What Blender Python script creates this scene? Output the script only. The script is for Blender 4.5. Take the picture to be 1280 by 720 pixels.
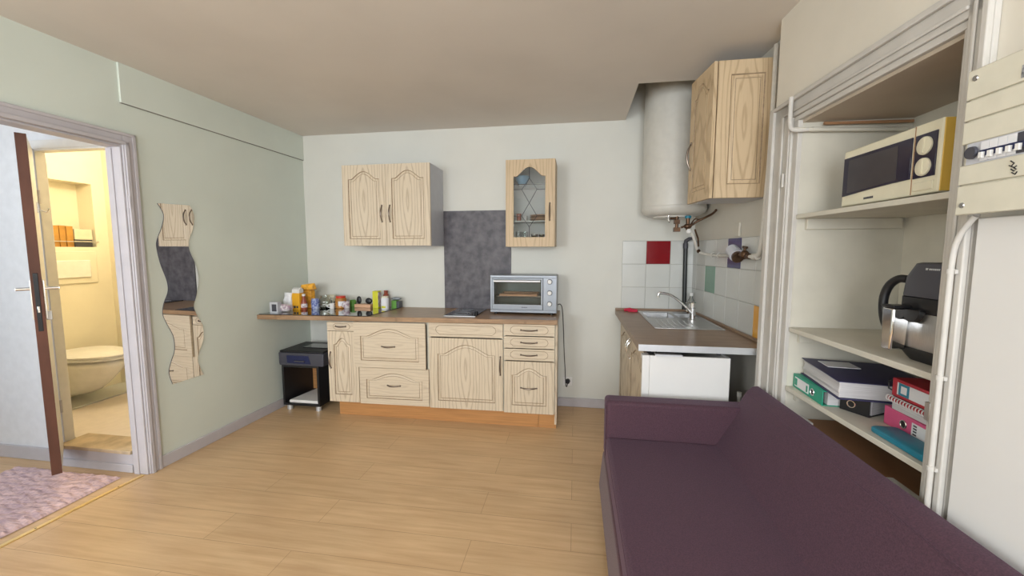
import bpy, bmesh, math, random
from mathutils import Vector, Matrix
random.seed(7)
for o in list(bpy.data.objects): bpy.data.objects.remove(o)
S = bpy.context.scene
COL = S.collection
PI = math.pi
R = math.radians

# ------------------------------------------------------------------ camera, sky, lights, exposure
cd = bpy.data.cameras.new('camera'); cam = bpy.data.objects.new('camera', cd); COL.objects.link(cam)
cd.sensor_width = 36; cd.lens = 14.0625; cd.clip_start = .02
cam.location = (0, 0, 1.35)
cam.rotation_euler = (PI/2 - math.atan(46/500), 0, R(8.94))
S.camera = cam
S.view_settings.view_transform = 'Standard'; S.view_settings.look = 'None'
S.view_settings.gamma = 1; S.view_settings.use_curve_mapping = False
S.view_settings.exposure = 0.17
W = bpy.data.worlds.new('world'); S.world = W; W.use_nodes = True
bg = W.node_tree.nodes['Background']; bg.inputs[0].default_value = (.80, .90, 1, 1); bg.inputs[1].default_value = 1.6

def area(name, loc, rot, sx, sy, power, color):
    l = bpy.data.lights.new(name, 'AREA'); l.shape = 'RECTANGLE'; l.size = sx; l.size_y = sy
    l.energy = power; l.color = color
    o = bpy.data.objects.new(name, l); COL.objects.link(o); o.location = loc; o.rotation_euler = rot
    return o
# daylight entering through the room's window behind the camera and through the hall's window
area('window_daylight', (-1.82, -1.79, 1.55), (R(90), 0, 0), 1.0, 1.25, 62, (.92, .96, 1))
area('window_daylight', (.18, -1.79, 1.55), (R(90), 0, 0), 1.30, 1.25, 84, (.92, .96, 1))
area('hall_window_daylight', (-3.3, -.28, 1.4), (R(90), 0, R(0)), .9, 1.3, 19, (.82, .90, 1))

# ------------------------------------------------------------------ materials
def nt(name):
    m = bpy.data.materials.new(name); m.use_nodes = True
    n = m.node_tree.nodes; l = m.node_tree.links; return m, n, l, n['Principled BSDF']
def c4(c): return (c[0], c[1], c[2], 1)
def mat(name, c, rough=.5, metal=0, noise=0, nscale=20, stretch=(1, 1, 1), bump=0, c2=None, sheen=0, spec=.5, coat=0, trans=0, ior=1.45, emit=0):
    m, n, l, b = nt(name)
    b.inputs['Base Color'].default_value = c4(c); b.inputs['Roughness'].default_value = rough
    b.inputs['Metallic'].default_value = metal; b.inputs['Specular IOR Level'].default_value = spec
    b.inputs['Sheen Weight'].default_value = sheen; b.inputs['Coat Weight'].default_value = coat
    b.inputs['Transmission Weight'].default_value = trans; b.inputs['IOR'].default_value = ior
    if emit:
        b.inputs['Emission Color'].default_value = c4(c); b.inputs['Emission Strength'].default_value = emit
    tc = n.new('ShaderNodeTexCoord'); mp = n.new('ShaderNodeMapping'); mp.inputs['Scale'].default_value = stretch
    l.new(tc.outputs['Object'], mp.inputs[0])
    nz = n.new('ShaderNodeTexNoise'); nz.inputs['Scale'].default_value = nscale; nz.inputs['Detail'].default_value = 5
    l.new(mp.outputs[0], nz.inputs[0])
    cr = n.new('ShaderNodeValToRGB')
    k = noise if noise else .03
    d = c2 if c2 else tuple(max(0, x*(1-k)) for x in c)
    u = c if c2 else tuple(min(1, x*(1+k)) for x in c)
    cr.color_ramp.elements[0].position = .35; cr.color_ramp.elements[1].position = .65
    cr.color_ramp.elements[0].color = c4(d); cr.color_ramp.elements[1].color = c4(u)
    l.new(nz.outputs[0], cr.inputs[0])
    if not trans: l.new(cr.outputs[0], b.inputs['Base Color'])
    if bump:
        bp = n.new('ShaderNodeBump'); bp.inputs['Strength'].default_value = bump; bp.inputs['Distance'].default_value = .002
        l.new(nz.outputs[0], bp.inputs['Height']); l.new(bp.outputs[0], b.inputs['Normal'])
    return m

def ash_mat(name, base, grain, horiz=False):
    m, n, l, b = nt(name)
    tc = n.new('ShaderNodeTexCoord'); mp = n.new('ShaderNodeMapping')
    mp.inputs['Scale'].default_value = (2.6, 2.6, 45) if horiz else (45, 45, 2.6)
    l.new(tc.outputs['Object'], mp.inputs[0])
    n1 = n.new('ShaderNodeTexNoise'); n1.inputs['Scale'].default_value = 2.2; n1.inputs['Detail'].default_value = 6; n1.inputs['Roughness'].default_value = .7
    l.new(mp.outputs[0], n1.inputs[0])
    # cathedral figure: warped vertical rings
    mp2 = n.new('ShaderNodeMapping'); mp2.inputs['Scale'].default_value = (1.2, 1.2, 9) if horiz else (8, 8, 1.1)
    l.new(tc.outputs['Object'], mp2.inputs[0])
    wv = n.new('ShaderNodeTexWave'); wv.wave_type = 'RINGS'; wv.rings_direction = 'Y'
    wv.inputs['Scale'].default_value = 1.6; wv.inputs['Distortion'].default_value = 9; wv.inputs['Detail'].default_value = 3; wv.inputs['Detail Scale'].default_value = .8
    l.new(mp2.outputs[0], wv.inputs[0])
    r1 = n.new('ShaderNodeValToRGB'); r1.color_ramp.elements[0].position = .50; r1.color_ramp.elements[1].position = .70
    r1.color_ramp.elements[0].color = (0, 0, 0, 1); r1.color_ramp.elements[1].color = (1, 1, 1, 1)
    l.new(n1.outputs[0], r1.inputs[0])
    r2 = n.new('ShaderNodeValToRGB'); r2.color_ramp.elements[0].position = .72; r2.color_ramp.elements[1].position = .98
    r2.color_ramp.elements[0].color = (0, 0, 0, 1); r2.color_ramp.elements[1].color = (1, 1, 1, 1)
    l.new(wv.outputs[0], r2.inputs[0])
    a1 = n.new('ShaderNodeMath'); a1.operation = 'MULTIPLY'; a1.inputs[1].default_value = .24; l.new(r1.outputs[0], a1.inputs[0])
    a2 = n.new('ShaderNodeMath'); a2.operation = 'MULTIPLY_ADD'; a2.inputs[1].default_value = .20 if horiz else .36; l.new(r2.outputs[0], a2.inputs[0]); l.new(a1.outputs[0], a2.inputs[2])
    mx = n.new('ShaderNodeMix'); mx.data_type = 'RGBA'
    mx.inputs[6].default_value = c4(base); mx.inputs[7].default_value = c4(grain); l.new(a2.outputs[0], mx.inputs[0])
    l.new(mx.outputs[2], b.inputs['Base Color']); b.inputs['Roughness'].default_value = .5
    bp = n.new('ShaderNodeBump'); bp.inputs['Strength'].default_value = .15; bp.invert = True; bp.inputs['Distance'].default_value = .001
    l.new(a2.outputs[0], bp.inputs['Height']); l.new(bp.outputs[0], b.inputs['Normal'])
    return m

def plank_mat(name, ca, cb, cj, bw, rh, rough, rot=0, jw=.0012, stretch=(1.5, 22, 1)):
    m, n, l, b = nt(name)
    tc = n.new('ShaderNodeTexCoord'); mp = n.new('ShaderNodeMapping'); mp.inputs['Rotation'].default_value = (0, 0, rot)
    l.new(tc.outputs['Object'], mp.inputs[0])
    br = n.new('ShaderNodeTexBrick'); br.inputs['Scale'].default_value = 1; br.inputs['Brick Width'].default_value = bw; br.inputs['Row Height'].default_value = rh
    br.inputs['Mortar Size'].default_value = jw; br.inputs['Mortar Smooth'].default_value = .3; br.offset = .37
    br.inputs['Color1'].default_value = (0, 0, 0, 1); br.inputs['Color2'].default_value = (1, 1, 1, 1); br.inputs['Mortar'].default_value = (.5, .5, .5, 1)
    l.new(mp.outputs[0], br.inputs[0])
    mp2 = n.new('ShaderNodeMapping'); mp2.inputs['Scale'].default_value = stretch; mp2.inputs['Rotation'].default_value = (0, 0, rot)
    l.new(tc.outputs['Object'], mp2.inputs[0])
    nz = n.new('ShaderNodeTexNoise'); nz.inputs['Scale'].default_value = 1.6; nz.inputs['Detail'].default_value = 7; nz.inputs['Roughness'].default_value = .62; nz.inputs['Distortion'].default_value = .4
    l.new(mp2.outputs[0], nz.inputs[0])
    nb = n.new('ShaderNodeTexNoise'); nb.inputs['Scale'].default_value = 2.2; l.new(tc.outputs['Object'], nb.inputs[0])
    cr = n.new('ShaderNodeValToRGB'); cr.color_ramp.elements[0].position = .3; cr.color_ramp.elements[1].position = .7
    cr.color_ramp.elements[0].color = c4(cb); cr.color_ramp.elements[1].color = c4(ca)
    l.new(nz.outputs[0], cr.inputs[0])
    hs = n.new('ShaderNodeHueSaturation')
    mr = n.new('ShaderNodeMapRange'); mr.inputs[3].default_value = .965; mr.inputs[4].default_value = 1.03
    l.new(br.outputs['Color'], mr.inputs[0]); l.new(mr.outputs[0], hs.inputs['Value']); l.new(cr.outputs[0], hs.inputs['Color'])
    hs2 = n.new('ShaderNodeHueSaturation'); mr2 = n.new('ShaderNodeMapRange'); mr2.inputs[1].default_value = .3; mr2.inputs[2].default_value = .7; mr2.inputs[3].default_value = .92; mr2.inputs[4].default_value = 1.07
    l.new(nb.outputs[0], mr2.inputs[0]); l.new(mr2.outputs[0], hs2.inputs['Value']); l.new(hs.outputs[0], hs2.inputs['Color'])
    mx = n.new('ShaderNodeMix'); mx.data_type = 'RGBA'; mx.inputs[7].default_value = c4(cj)
    l.new(br.outputs['Fac'], mx.inputs[0]); l.new(hs2.outputs[0], mx.inputs[6]); l.new(mx.outputs[2], b.inputs['Base Color'])
    b.inputs['Roughness'].default_value = rough
    bp = n.new('ShaderNodeBump'); bp.inputs['Strength'].default_value = .06; l.new(nz.outputs[0], bp.inputs['Height']); l.new(bp.outputs[0], b.inputs['Normal'])
    return m

M = {}
M['wall_green'] = mat('pale_mint_paint', (.645, .695, .625), .6, nscale=3, noise=.02)
M['wall_white'] = mat('off_white_paint', (.66, .66, .61), .6, nscale=3, noise=.02)
M['wall_cream'] = mat('cream_paint', (.70, .655, .565), .55, nscale=4, noise=.03)
M['closet_paint'] = mat('aged_shaded_cream_paint', (.60, .57, .485), .5, nscale=7, noise=.05, bump=.1)  # shadow inside the closet put into a darker cream
M['nook_paint'] = mat('dimmed_cream_paint', (.61, .58, .51), .55, nscale=4, noise=.03)  # cream lowered so the colour carries the nook's dimness
M['ceiling'] = mat('beige_ceiling_paint', (.68, .63, .57), .7, nscale=2, noise=.03)
M['stickers'] = mat('printed_sticker', (.42, .42, .42), .5, nscale=160, c2=(.07, .07, .08))
M['soffit'] = mat('brownish_soffit', (.50, .42, .33), .6, nscale=4, noise=.05)
M['ovenliner'] = mat('grey_green_liner', (.10, .115, .105), .4, .5)
M['shade_line'] = mat('painted_shade_line', (.22, .21, .18), .8)  # dark colour standing for the shadow under the beam
M['sill'] = mat('tan_stone_sill', (.50, .39, .26), .5, nscale=12, noise=.2)
M['trim'] = mat('lilac_grey_gloss_paint', (.50, .475, .495), .55, nscale=9, noise=.04, bump=.1)
M['closet_trim'] = mat('grey_cream_gloss_paint', (.54, .515, .475), .6, nscale=9, noise=.05, bump=.1)
M['hall'] = mat('hall_white_paint', (.72, .73, .75), .6)
M['wc'] = mat('wc_cream_paint', (.82, .76, .60), .6, nscale=4, noise=.03)
M['wc_floor'] = mat('wc_pale_lino', (.74, .66, .60), .4)
M['floor'] = plank_mat('beech_laminate', (.66, .455, .255), (.53, .335, .175), (.33, .20, .10), 1.25, .19, .36)
M['worktop'] = plank_mat('oak_stave_laminate', (.42, .27, .155), (.24, .145, .08), (.26, .16, .09), .45, .05, .32, jw=.0006, stretch=(3, 45, 30))
M['worktop2'] = plank_mat('grey_oak_laminate', (.33, .22, .14), (.22, .145, .095), (.20, .13, .08), .5, .08, .38, rot=PI/2, jw=.0004, stretch=(3, 30, 30))
M['ash'] = ash_mat('limed_ash', (.66, .56, .42), (.27, .18, .10))
M['ash_h'] = ash_mat('limed_ash_across', (.66, .56, .42), (.30, .20, .12), True)
M['ash_y'] = ash_mat('yellowed_limed_ash', (.58, .44, .275), (.27, .17, .08))
M['glaze'] = mat('brown_glazed_groove', (.30, .22, .14), .6, nscale=60, noise=.15)
M['plinth'] = mat('orange_beech_plinth', (.48, .235, .085), .45, nscale=3, noise=.12, stretch=(1, 1, 25))
M['carcass'] = mat('white_melamine', (.66, .66, .66), .4)
M['greyside'] = mat('light_grey_melamine', (.53, .54, .58), .4)
M['whitepanel'] = mat('white_painted_board', (.76, .75, .73), .35, nscale=3, noise=.02)
M['pewter'] = mat('antique_pewter', (.22, .18, .15), .35, .9)
M['chrome'] = mat('chrome', (.75, .75, .76), .12, 1)
M['steel'] = mat('brushed_steel', (.50, .50, .50), .36, 1, nscale=40, noise=.08, stretch=(1, 30, 1))
M['alu'] = mat('aluminium_edge', (.72, .74, .76), .35, .6)
M['slate'] = mat('slate_laminate', (.135, .125, .14), .45, nscale=14, c2=(.060, .055, .065))
M['black'] = mat('black_plastic', (.012, .012, .014), .4)
M['blackgloss'] = mat('black_gloss_glass', (.008, .008, .010), .06, coat=.5)
M['darkgrey'] = mat('dark_grey_plastic', (.06, .06, .075), .42)
M['bluegrey'] = mat('blue_grey_plastic', (.015, .02, .07), .3)
M['silver'] = mat('silver_grey_enamel', (.29, .315, .35), .35, .35)
M['sofa'] = mat('aubergine_fabric', (.086, .037, .054), .8, nscale=260, c2=(.049, .021, .032), bump=.5, sheen=.2)
M['sofa'].node_tree.nodes['Principled BSDF'].inputs['Sheen Tint'].default_value = (.55, .42, .60, 1)
M['sofa_red'] = mat('burgundy_fabric_border', (.085, .022, .036), .8, nscale=260, c2=(.06, .016, .026), bump=.4, sheen=.2)
M['tile'] = mat('white_glazed_tile', (.59, .60, .575), .2, nscale=3)
M['grout'] = mat('grey_grout', (.42, .42, .39), .8)
M['t_red'] = mat('red_glazed_tile', (.22, .003, .008), .15)
M['t_blue'] = mat('navy_glazed_tile', (.014, .007, .10), .15)
M['t_green'] = mat('sage_glazed_tile', (.16, .30, .22), .15)
M['t_yellow'] = mat('mustard_glazed_tile', (.78, .40, .07), .2)
M['boiler'] = mat('white_enamel', (.62, .605, .555), .35)
M['pipe'] = mat('painted_pipe', (.66, .64, .59), .6, nscale=30, noise=.06)
M['pipe_black'] = mat('black_drain_pipe', (.018, .022, .022), .35)
M['brass'] = mat('tarnished_brass', (.13, .075, .045), .4, .8, nscale=40, noise=.3)
M['brass_bright'] = mat('polished_brass', (.90, .68, .30), .35, .8)
M['porcelain'] = mat('white_porcelain', (.85, .82, .76), .12)
M['rug'] = mat('pink_cotton_pile', (.70, .50, .48), .95, nscale=34, c2=(.46, .33, .36), stretch=(.45, 2.4, 1), bump=1)
M['doorbrown'] = mat('brown_bare_door_edge', (.13, .050, .030), .6, nscale=9, noise=.25, stretch=(1, 1, .3), bump=.2)
M['doorwhite'] = mat('white_gloss_door_paint', (.72, .70, .67), .35)
M['mirror'] = mat('mirror_silvering', (.86, .86, .86), .01, 1, noise=.001)
M['clear'] = mat('clear_glass', (.93, .96, .95), .02, trans=1, ior=1.45)
M['sheet'] = mat('mirrored_glass_board', (.40, .42, .41), .04, 1, noise=.001)
M['mwcream'] = mat('cream_plastic', (.74, .70, .54), .4)
M['mwyellow'] = mat('yellowed_plastic', (.66, .42, .08), .45)
M['mwdark'] = mat('dark_violet_glass', (.022, .018, .040), .12)
M['mwwin'] = mat('smoked_window', (.055, .05, .058), .15)
M['panelcream'] = mat('aged_cream_plastic', (.66, .63, .52), .45)
M['paper'] = mat('paper_edges', (.56, .55, .56), .8, nscale=8, noise=.14, stretch=(1, 1, 90))
M['white'] = mat('white_plastic', (.78, .77, .75), .35)
M['label'] = mat('white_label', (.74, .74, .76), .6)
M['green'] = mat('green_board', (.012, .30, .19), .45)
M['navy'] = mat('navy_plastic_cover', (.035, .032, .10), .45)
M['pink'] = mat('pink_board', (.66, .10, .24), .45)
M['red'] = mat('red_board', (.44, .022, .035), .45)
M['teal'] = mat('teal_plastic', (.012, .20, .30), .4)
M['brownboard'] = mat('brown_hardboard', (.36, .19, .095), .6, nscale=5, noise=.12)
M['orange'] = mat('orange_carton', (.80, .40, .02), .5)
M['orange2'] = mat('orange_foil', (.80, .36, .04), .35, nscale=30, noise=.4)
M['yellow'] = mat('lime_yellow_carton', (.62, .60, .03), .5)
M['lidred'] = mat('red_lid', (.60, .04, .015), .35)
M['honey'] = mat('amber_spread', (.45, .20, .05), .25)
M['bluecheck'] = mat('blue_white_label', (.55, .62, .80), .4, nscale=55, c2=(.06, .09, .36))
M['motley'] = mat('motley_wrapper', (.78, .74, .74), .45, nscale=45, c2=(.30, .16, .24))
M['bag'] = mat('white_plastic_bag', (.76, .76, .78), .4, nscale=22, noise=.18, bump=.6)
M['greencarton'] = mat('green_carton', (.13, .33, .06), .5)
M['peach'] = mat('pale_wood_tray', (.62, .36, .22), .5)
M['reddish'] = mat('reddish_bottle_content', (.30, .07, .04), .3)
M['redcloth'] = mat('red_rubber', (.55, .02, .06), .5)
M['woodbox'] = mat('honey_wood', (.48, .24, .05), .5, nscale=10, noise=.2)
M['blueglass'] = mat('blue_ceramic', (.25, .42, .58), .2)
M['lamp'] = mat('lit_globe_warm', (1, .85, .60), .5, emit=5)
M['added_lamp'] = mat('added_lit_globe_hall', (1, .93, .85), .5, emit=3)
M['cable'] = mat('black_cable', (.01, .01, .012), .5)

# ------------------------------------------------------------------ geometry helpers
FR = {}
class G:
    def __init__(s): s.bm = bmesh.new(); s.mi = 0
    def _f(s, vs):
        try:
            f = s.bm.faces.new(vs); f.material_index = s.mi; return f
        except ValueError: return None
    def hexa(s, c):
        v = [s.bm.verts.new(p) for p in c]
        for q in ((3,2,1,0),(4,5,6,7),(0,1,5,4),(1,2,6,5),(2,3,7,6),(3,0,4,7)): s._f([v[i] for i in q])
        return s
    def box(s, x0, x1, y0, y1, z0, z1):
        return s.hexa([(x0,y0,z0),(x1,y0,z0),(x1,y1,z0),(x0,y1,z0),(x0,y0,z1),(x1,y0,z1),(x1,y1,z1),(x0,y1,z1)])
    def prism(s, pts, z0, z1):
        return s.loft([[(x,y,z0) for x,y in pts], [(x,y,z1) for x,y in pts]])
    def prismy(s, pts, y0, y1):      # pts in xz
        return s.loft([[(x,y1,z) for x,z in pts], [(x,y0,z) for x,z in pts]])
    def prismx(s, pts, x0, x1):      # pts in yz
        return s.loft([[(x0,y,z) for y,z in pts], [(x1,y,z) for y,z in pts]])
    def loft(s, rings, cap0=True, cap1=True):
        vr = [[s.bm.verts.new(p) for p in r] for r in rings]; n = len(vr[0])
        for a, b in zip(vr, vr[1:]):
            for i in range(n): s._f([a[i], a[(i+1)%n], b[(i+1)%n], b[i]])
        if cap0: s._f(vr[0][::-1])
        if cap1: s._f(vr[-1])
        return s
    def tube(s, pts, r, seg=8, closed=False, caps=True):
        P = [Vector(p) for p in pts]; n = len(P); rings = []
        up = None
        for i in range(n):
            if closed: d = P[(i+1)%n]-P[i-1]
            else: d = P[min(i+1,n-1)]-P[max(i-1,0)]
            d.normalize()
            if up is None:
                up = Vector((0,0,1)) if abs(d.z) < .9 else Vector((1,0,0))
            a = d.cross(up)
            if a.length < 1e-4: a = d.cross(Vector((1,0,0)) if abs(d.x)<.9 else Vector((0,1,0)))
            a.normalize(); b = a.cross(d); up = b
            rr = r[i] if isinstance(r, (list, tuple)) else r
            rings.append([P[i]+rr*(math.cos(t)*a+math.sin(t)*b) for t in [2*PI*k/seg for k in range(seg)]])
        if closed: rings.append(rings[0]); return s.loft(rings, False, False)
        return s.loft(rings, caps, caps)
    def cyl(s, p, q, r, r2=None, seg=24): return s.tube([p, q], [r, r2 if r2 is not None else r], seg)
    def lathe(s, prof, c, axis='z', seg=28):
        rings = []
        for r, h in prof:
            rr = max(r, 1e-4); ring = []
            for k in range(seg):
                t = 2*PI*k/seg; a, b = rr*math.cos(t), rr*math.sin(t)
                ring.append({'z':(c[0]+a,c[1]+b,c[2]+h),'x':(c[0]+h,c[1]+a,c[2]+b),'y':(c[0]+b,c[1]+h,c[2]+a)}[axis])
            rings.append(ring)
        return s.loft(rings)
    def ell(s, c, rx, ry, rz, seg=20, n=10):
        rings = []
        for i in range(n+1):
            t = -PI/2+PI*i/n
            rings.append([(c[0]+rx*max(math.cos(t),.01)*math.cos(2*PI*k/seg), c[1]+ry*max(math.cos(t),.01)*math.sin(2*PI*k/seg), c[2]+rz*math.sin(t)) for k in range(seg)])
        return s.loft(rings)
    def build(s, name, m, parent=None, bevel=0, smooth=False, label=None, segs=2, cat=None, group=None, kind=None, local=False, subsurf=0, origin=None):
        bm = s.bm
        bmesh.ops.recalc_face_normals(bm, faces=bm.faces)
        me = bpy.data.meshes.new(name)
        o = bpy.data.objects.new(name, me); COL.objects.link(o)
        if parent is not None:
            f = FR[parent.name]; FR[o.name] = f
            if not f[1]:
                for v in bm.verts: v.co -= f[0]
                if name in ('door', 'drawer', 'end_panel', 'panel'):      # own centre, so that the grain figure sits in the middle of each front
                    P = [v.co.copy() for v in bm.verts]
                    c = Vector([(min(p[i] for p in P)+max(p[i] for p in P))/2 for i in range(3)])
                    for v in bm.verts: v.co -= c
                    o.location = c; FR[o.name] = (f[0]+c, False)
            o.parent = parent
        else:
            if kind == 'structure': c = Vector((0,0,0))
            else:
                xs = [v.co for v in bm.verts]
                c = Vector(((min(p.x for p in xs)+max(p.x for p in xs))/2, (min(p.y for p in xs)+max(p.y for p in xs))/2, min(p.z for p in xs)))
            for v in bm.verts: v.co -= c
            o.location = c; FR[o.name] = (c, False)
        bm.to_mesh(me); bm.free()
        for mm in (m if isinstance(m, (list, tuple)) else [m]): me.materials.append(M[mm])
        if bevel:
            b = o.modifiers.new('bevel', 'BEVEL'); b.width = bevel; b.segments = segs; b.limit_method = 'ANGLE'; b.angle_limit = R(35); b.harden_normals = False
        if subsurf:
            q = o.modifiers.new('sub', 'SUBSURF'); q.levels = subsurf; q.render_levels = subsurf
        if smooth or bevel:
            me.shade_smooth()
            me.set_sharp_from_angle(angle=R(50 if bevel else 38))
        if label: o['label'] = label
        if cat: o['category'] = cat
        if group: o['group'] = group
        if kind: o['kind'] = kind
        return o
def thing(name, label, cat, loc=(0,0,0), rotz=0, group=None, local=False, rot=None):
    o = bpy.data.objects.new(name, None); COL.objects.link(o)
    o.empty_display_size = .05
    o.location = loc; o.rotation_euler = rot if rot else (0,0,rotz)
    o['label'] = label; o['category'] = cat
    if group: o['group'] = group
    FR[o.name] = (Vector(loc), local or rotz != 0 or rot is not None)
    return o
def struct(name, g, m, bevel=0, smooth=False, parent=None):
    return g.build(name, m, parent, bevel=bevel, smooth=smooth, kind='structure' if parent is None else None)
def copy_tree(o, parent=None):
    c = o.copy(); COL.objects.link(c)
    if parent is not None: c.parent = parent
    FR[c.name] = FR.get(o.name, (Vector((0,0,0)), True))
    for ch in [k for k in list(COL.objects) if k.parent == o]: copy_tree(ch, c)
    return c
def strap(p): return p

# plan lines of the old, slightly out-of-square room
def xl(y): return -2.49 + .035*(y-3.43)
def xr(y): return .947 - .043*(y-3.43)
def xc(y): return .915 - .043*(y-2.096)
YB, YN, CH = 3.43, -1.70, 2.40
XT = 1.46

# ------------------------------------------------------------------ floor, ceiling, walls
g = G(); g.box(-4.6, 1.6, -2.0, 3.75, -.10, 0); struct('floor', g, 'floor')
g = G()
g.box(-2.75, 1.6, -2.0, 2.715, CH, CH+.10)
g.prism([(-2.75,2.715),(.38,2.715),(.385,YB+.12),(-2.75,YB+.12)], CH, CH+.10)
struct('ceiling', g, 'ceiling')
g = G(); g.box(.26, .378, 2.60, YB+.12, CH+.10, 2.95); g.box(.378, 1.3, 2.60, 2.714, CH+.10, 2.95); g.box(.26, 1.3, 2.60, YB+.12, 2.95, 3.02)
struct('trim_1', g, 'wall_cream')                       # boxing above the ceiling opening
g = G(); g.box(-2.66, 1.3, YB, YB+.12, 0, 2.96); struct('wall_back', g, 'wall_white')
g = G()
def lw(y0, y1, z0, z1, g): g.prism([(xl(y0)-.085,y0),(xl(y0),y0),(xl(y1),y1),(xl(y1)-.085,y1)], z0, z1)
DY0, DY1, DH = 1.05, 1.945, 1.94
lw(DY1, YB, 0, CH, g); lw(DY0, DY1, DH, CH, g); lw(-2.0, DY0, 0, CH, g)
struct('wall_left', g, 'wall_green')
g = G(); g.prism([(xl(1.962),1.962),(xl(1.962)+.012,1.962),(xl(YB)+.012,YB),(xl(YB),YB)], 2.183, CH)
bt = struct('trim_2', g, 'wall_green', bevel=.002)           # boxed beam along the top of the left wall
g = G(); g.prism([(xl(1.962),1.962),(xl(1.962)+.010,1.962),(xl(YB)+.010,YB),(xl(YB),YB)], 2.1795, 2.183); g.build('shade_strip', 'shade_line', bt)  # thin dark strip that paints the beam's shadow line
# right side: kitchen nook wall, closet wall with its opening
CY0, CY1, CZ = 1.195, 1.905, 1.905
g = G(); g.prism([(xr(2.096),2.096),(XT,2.096),(XT,YB),(xr(YB),YB)], 0, 2.96); struct('wall_nook', g, 'nook_paint')
g = G()
def rw(y0, y1, z0, z1, g, x1=XT): g.prism([(xc(y0),y0),(x1,y0),(x1,y1),(xc(y1),y1)], z0, z1)
rw(CY1, 2.096, 0, CH, g); rw(-2.0, CY0, 0, CH, g); rw(CY0, CY1, CZ, CH, g)
struct('wall_right', g, 'wall_cream')
g = G(); g.box(1.34, XT, CY0, CY1, 0, CZ)
g.box(.935, 1.34, CY1-.008, CY1, 0, CZ); g.box(.965, 1.34, CY0, CY0+.008, 0, CZ)
struct('wall_closet', g, 'closet_paint')
g = G(); g.prism([(xc(CY0)+.01,CY0+.008),(1.34,CY0+.008),(1.34,CY1-.008),(xc(CY1)+.01,CY1-.008)], 1.885, CZ)
struct('trim_3', g, 'soffit')                          # closet soffit, browner than the closet walls
# wall behind the camera with the window
g = G(); WZ0, WZ1 = .93, 2.18
g.box(-2.75, -2.32, YN-.15, YN, 0, CH); g.box(-1.32, -.47, YN-.15, YN, 0, CH); g.box(.83, 1.6, YN-.15, YN, 0, CH)
for a, b in ((-2.32, -1.32), (-.47, .83)): g.box(a, b, YN-.15, YN, 0, WZ0); g.box(a, b, YN-.15, YN, WZ1, CH)
struct('wall_front', g, 'wall_white')
for nm, a, b in (('window_1', -2.32, -1.32), ('window_2', -.47, .83)):
    g = G()
    for x in (a+.025, (a+b)/2, b-.025): g.box(x-.025, x+.025, YN-.07, YN-.03, WZ0, WZ1)
    for z in (WZ0+.025, WZ1-.025): g.box(a, b, YN-.07, YN-.03, z-.024, z+.024)
    struct(nm, g, 'doorwhite')

# baseboards
g = G(); g.prism([(xl(2.016),2.016),(xl(2.016)+.013,2.016),(xl(YB)+.013,YB),(xl(YB),YB)], 0, .075)
g.prism([(xl(-1.7),-1.7),(xl(-1.7)+.013,-1.7),(xl(.97)+.013,.97),(xl(.97),.97)], 0, .075)
struct('baseboard_left', g, 'trim', bevel=.003)
g = G(); g.box(xl(YB)+.013, .385, YB-.014, YB, 0, .062); g.box(-.13, .385, YB-.022, YB, .062, .078); struct('baseboard_back', g, 'trim', bevel=.003)

# main door opening lining and architrave
g = G()
def ly(y0, y1, z0, z1, d0, d1): g.prism([(xl(y0)+d0,y0),(xl(y0)+d1,y0),(xl(y1)+d1,y1),(xl(y1)+d0,y1)], z0, z1)
ly(1.940, 1.950, 0, DH, -.088, .004); ly(1.933, 1.940, 0, DH-.01, -.088, -.050)
ly(1.950, 2.016, 0, DH+.076, 0, .014); ly(1.955, 1.975, 0, DH+.03, .014, .024); ly(1.998, 2.016, 0, DH+.076, .014, .020)
ly(DY0-.075, 1.95, DH+.008, DH+.076, 0, .014); ly(DY0-.03, 1.975, DH+.008, DH+.028, .014, .024); ly(DY0-.075, 2.016, DH+.058, DH+.076, .014, .020)
ly(DY0-.01, 1.95, DH-.004, DH+.008, -.088, .004)
ly(DY0-.075, DY0-.008, 0, DH+.01, 0, .014); ly(DY0-.01, DY0, 0, DH, -.088, .004)
fr = struct('door_1', g, 'trim', bevel=.003)
for z in (1.63, .16):
    g = G(); g.cyl((xl(1.957)+.020, 1.957, z-.035), (xl(1.957)+.020, 1.957, z+.035), .006, seg=10); g.build('hinge', 'trim', fr, smooth=True)
g = G(); g.prism([(xl(1.052)-.030,1.052),(xl(1.052)-.008,1.052),(xl(1.931)-.008,1.931),(xl(1.931)-.030,1.931)], 0, .006)
t = g.build('threshold_strip', 'brass_bright', bevel=.002, label='thin polished brass threshold strip across the floor in the left doorway', cat='threshold strip')
for y in (1.2, 1.45, 1.8):
    g = G(); g.lathe([(.006,0),(.004,.002),(0,.002)], (xl(y)-.018, y, .0045), seg=10); g.build('screw', 'brass', t, smooth=True)

# ------------------------------------------------------------------ hall and WC seen through the left doorway
HY = 1.985
OX0, OX1, OZ0, OZ1 = -3.20, -2.650, .14, 1.955
HT = .035
g = G()
g.box(-4.6, OX0, HY, HY+HT, 0, CH); g.box(OX0, OX1, HY, HY+HT, OZ1, CH); g.box(OX1, xl(HY)-.086, HY, HY+HT, 0, CH)
struct('wall_hall', g, 'hall')
g = G(); g.box(-4.72, -4.6, -.3, HY+.09, 0, CH)
g.box(-4.6, -3.75, -.3, -.18, 0, CH); g.box(-2.85, xl(0)-.12, -.3, -.18, 0, CH); g.box(-3.75, -2.85, -.3, -.18, 0, .75); g.box(-3.75, -2.85, -.3, -.18, 2.05, CH)
struct('wall_hall_left', g, 'hall')
g = G()
for x in (-3.73, -3.3, -2.87): g.box(x-.02, x+.02, -.27, -.22, .75, 2.05)
for z in (.77, 2.03): g.box(-3.75, -2.85, -.27, -.22, z-.02, z+.02)
struct('window_3', g, 'doorwhite')
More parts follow.
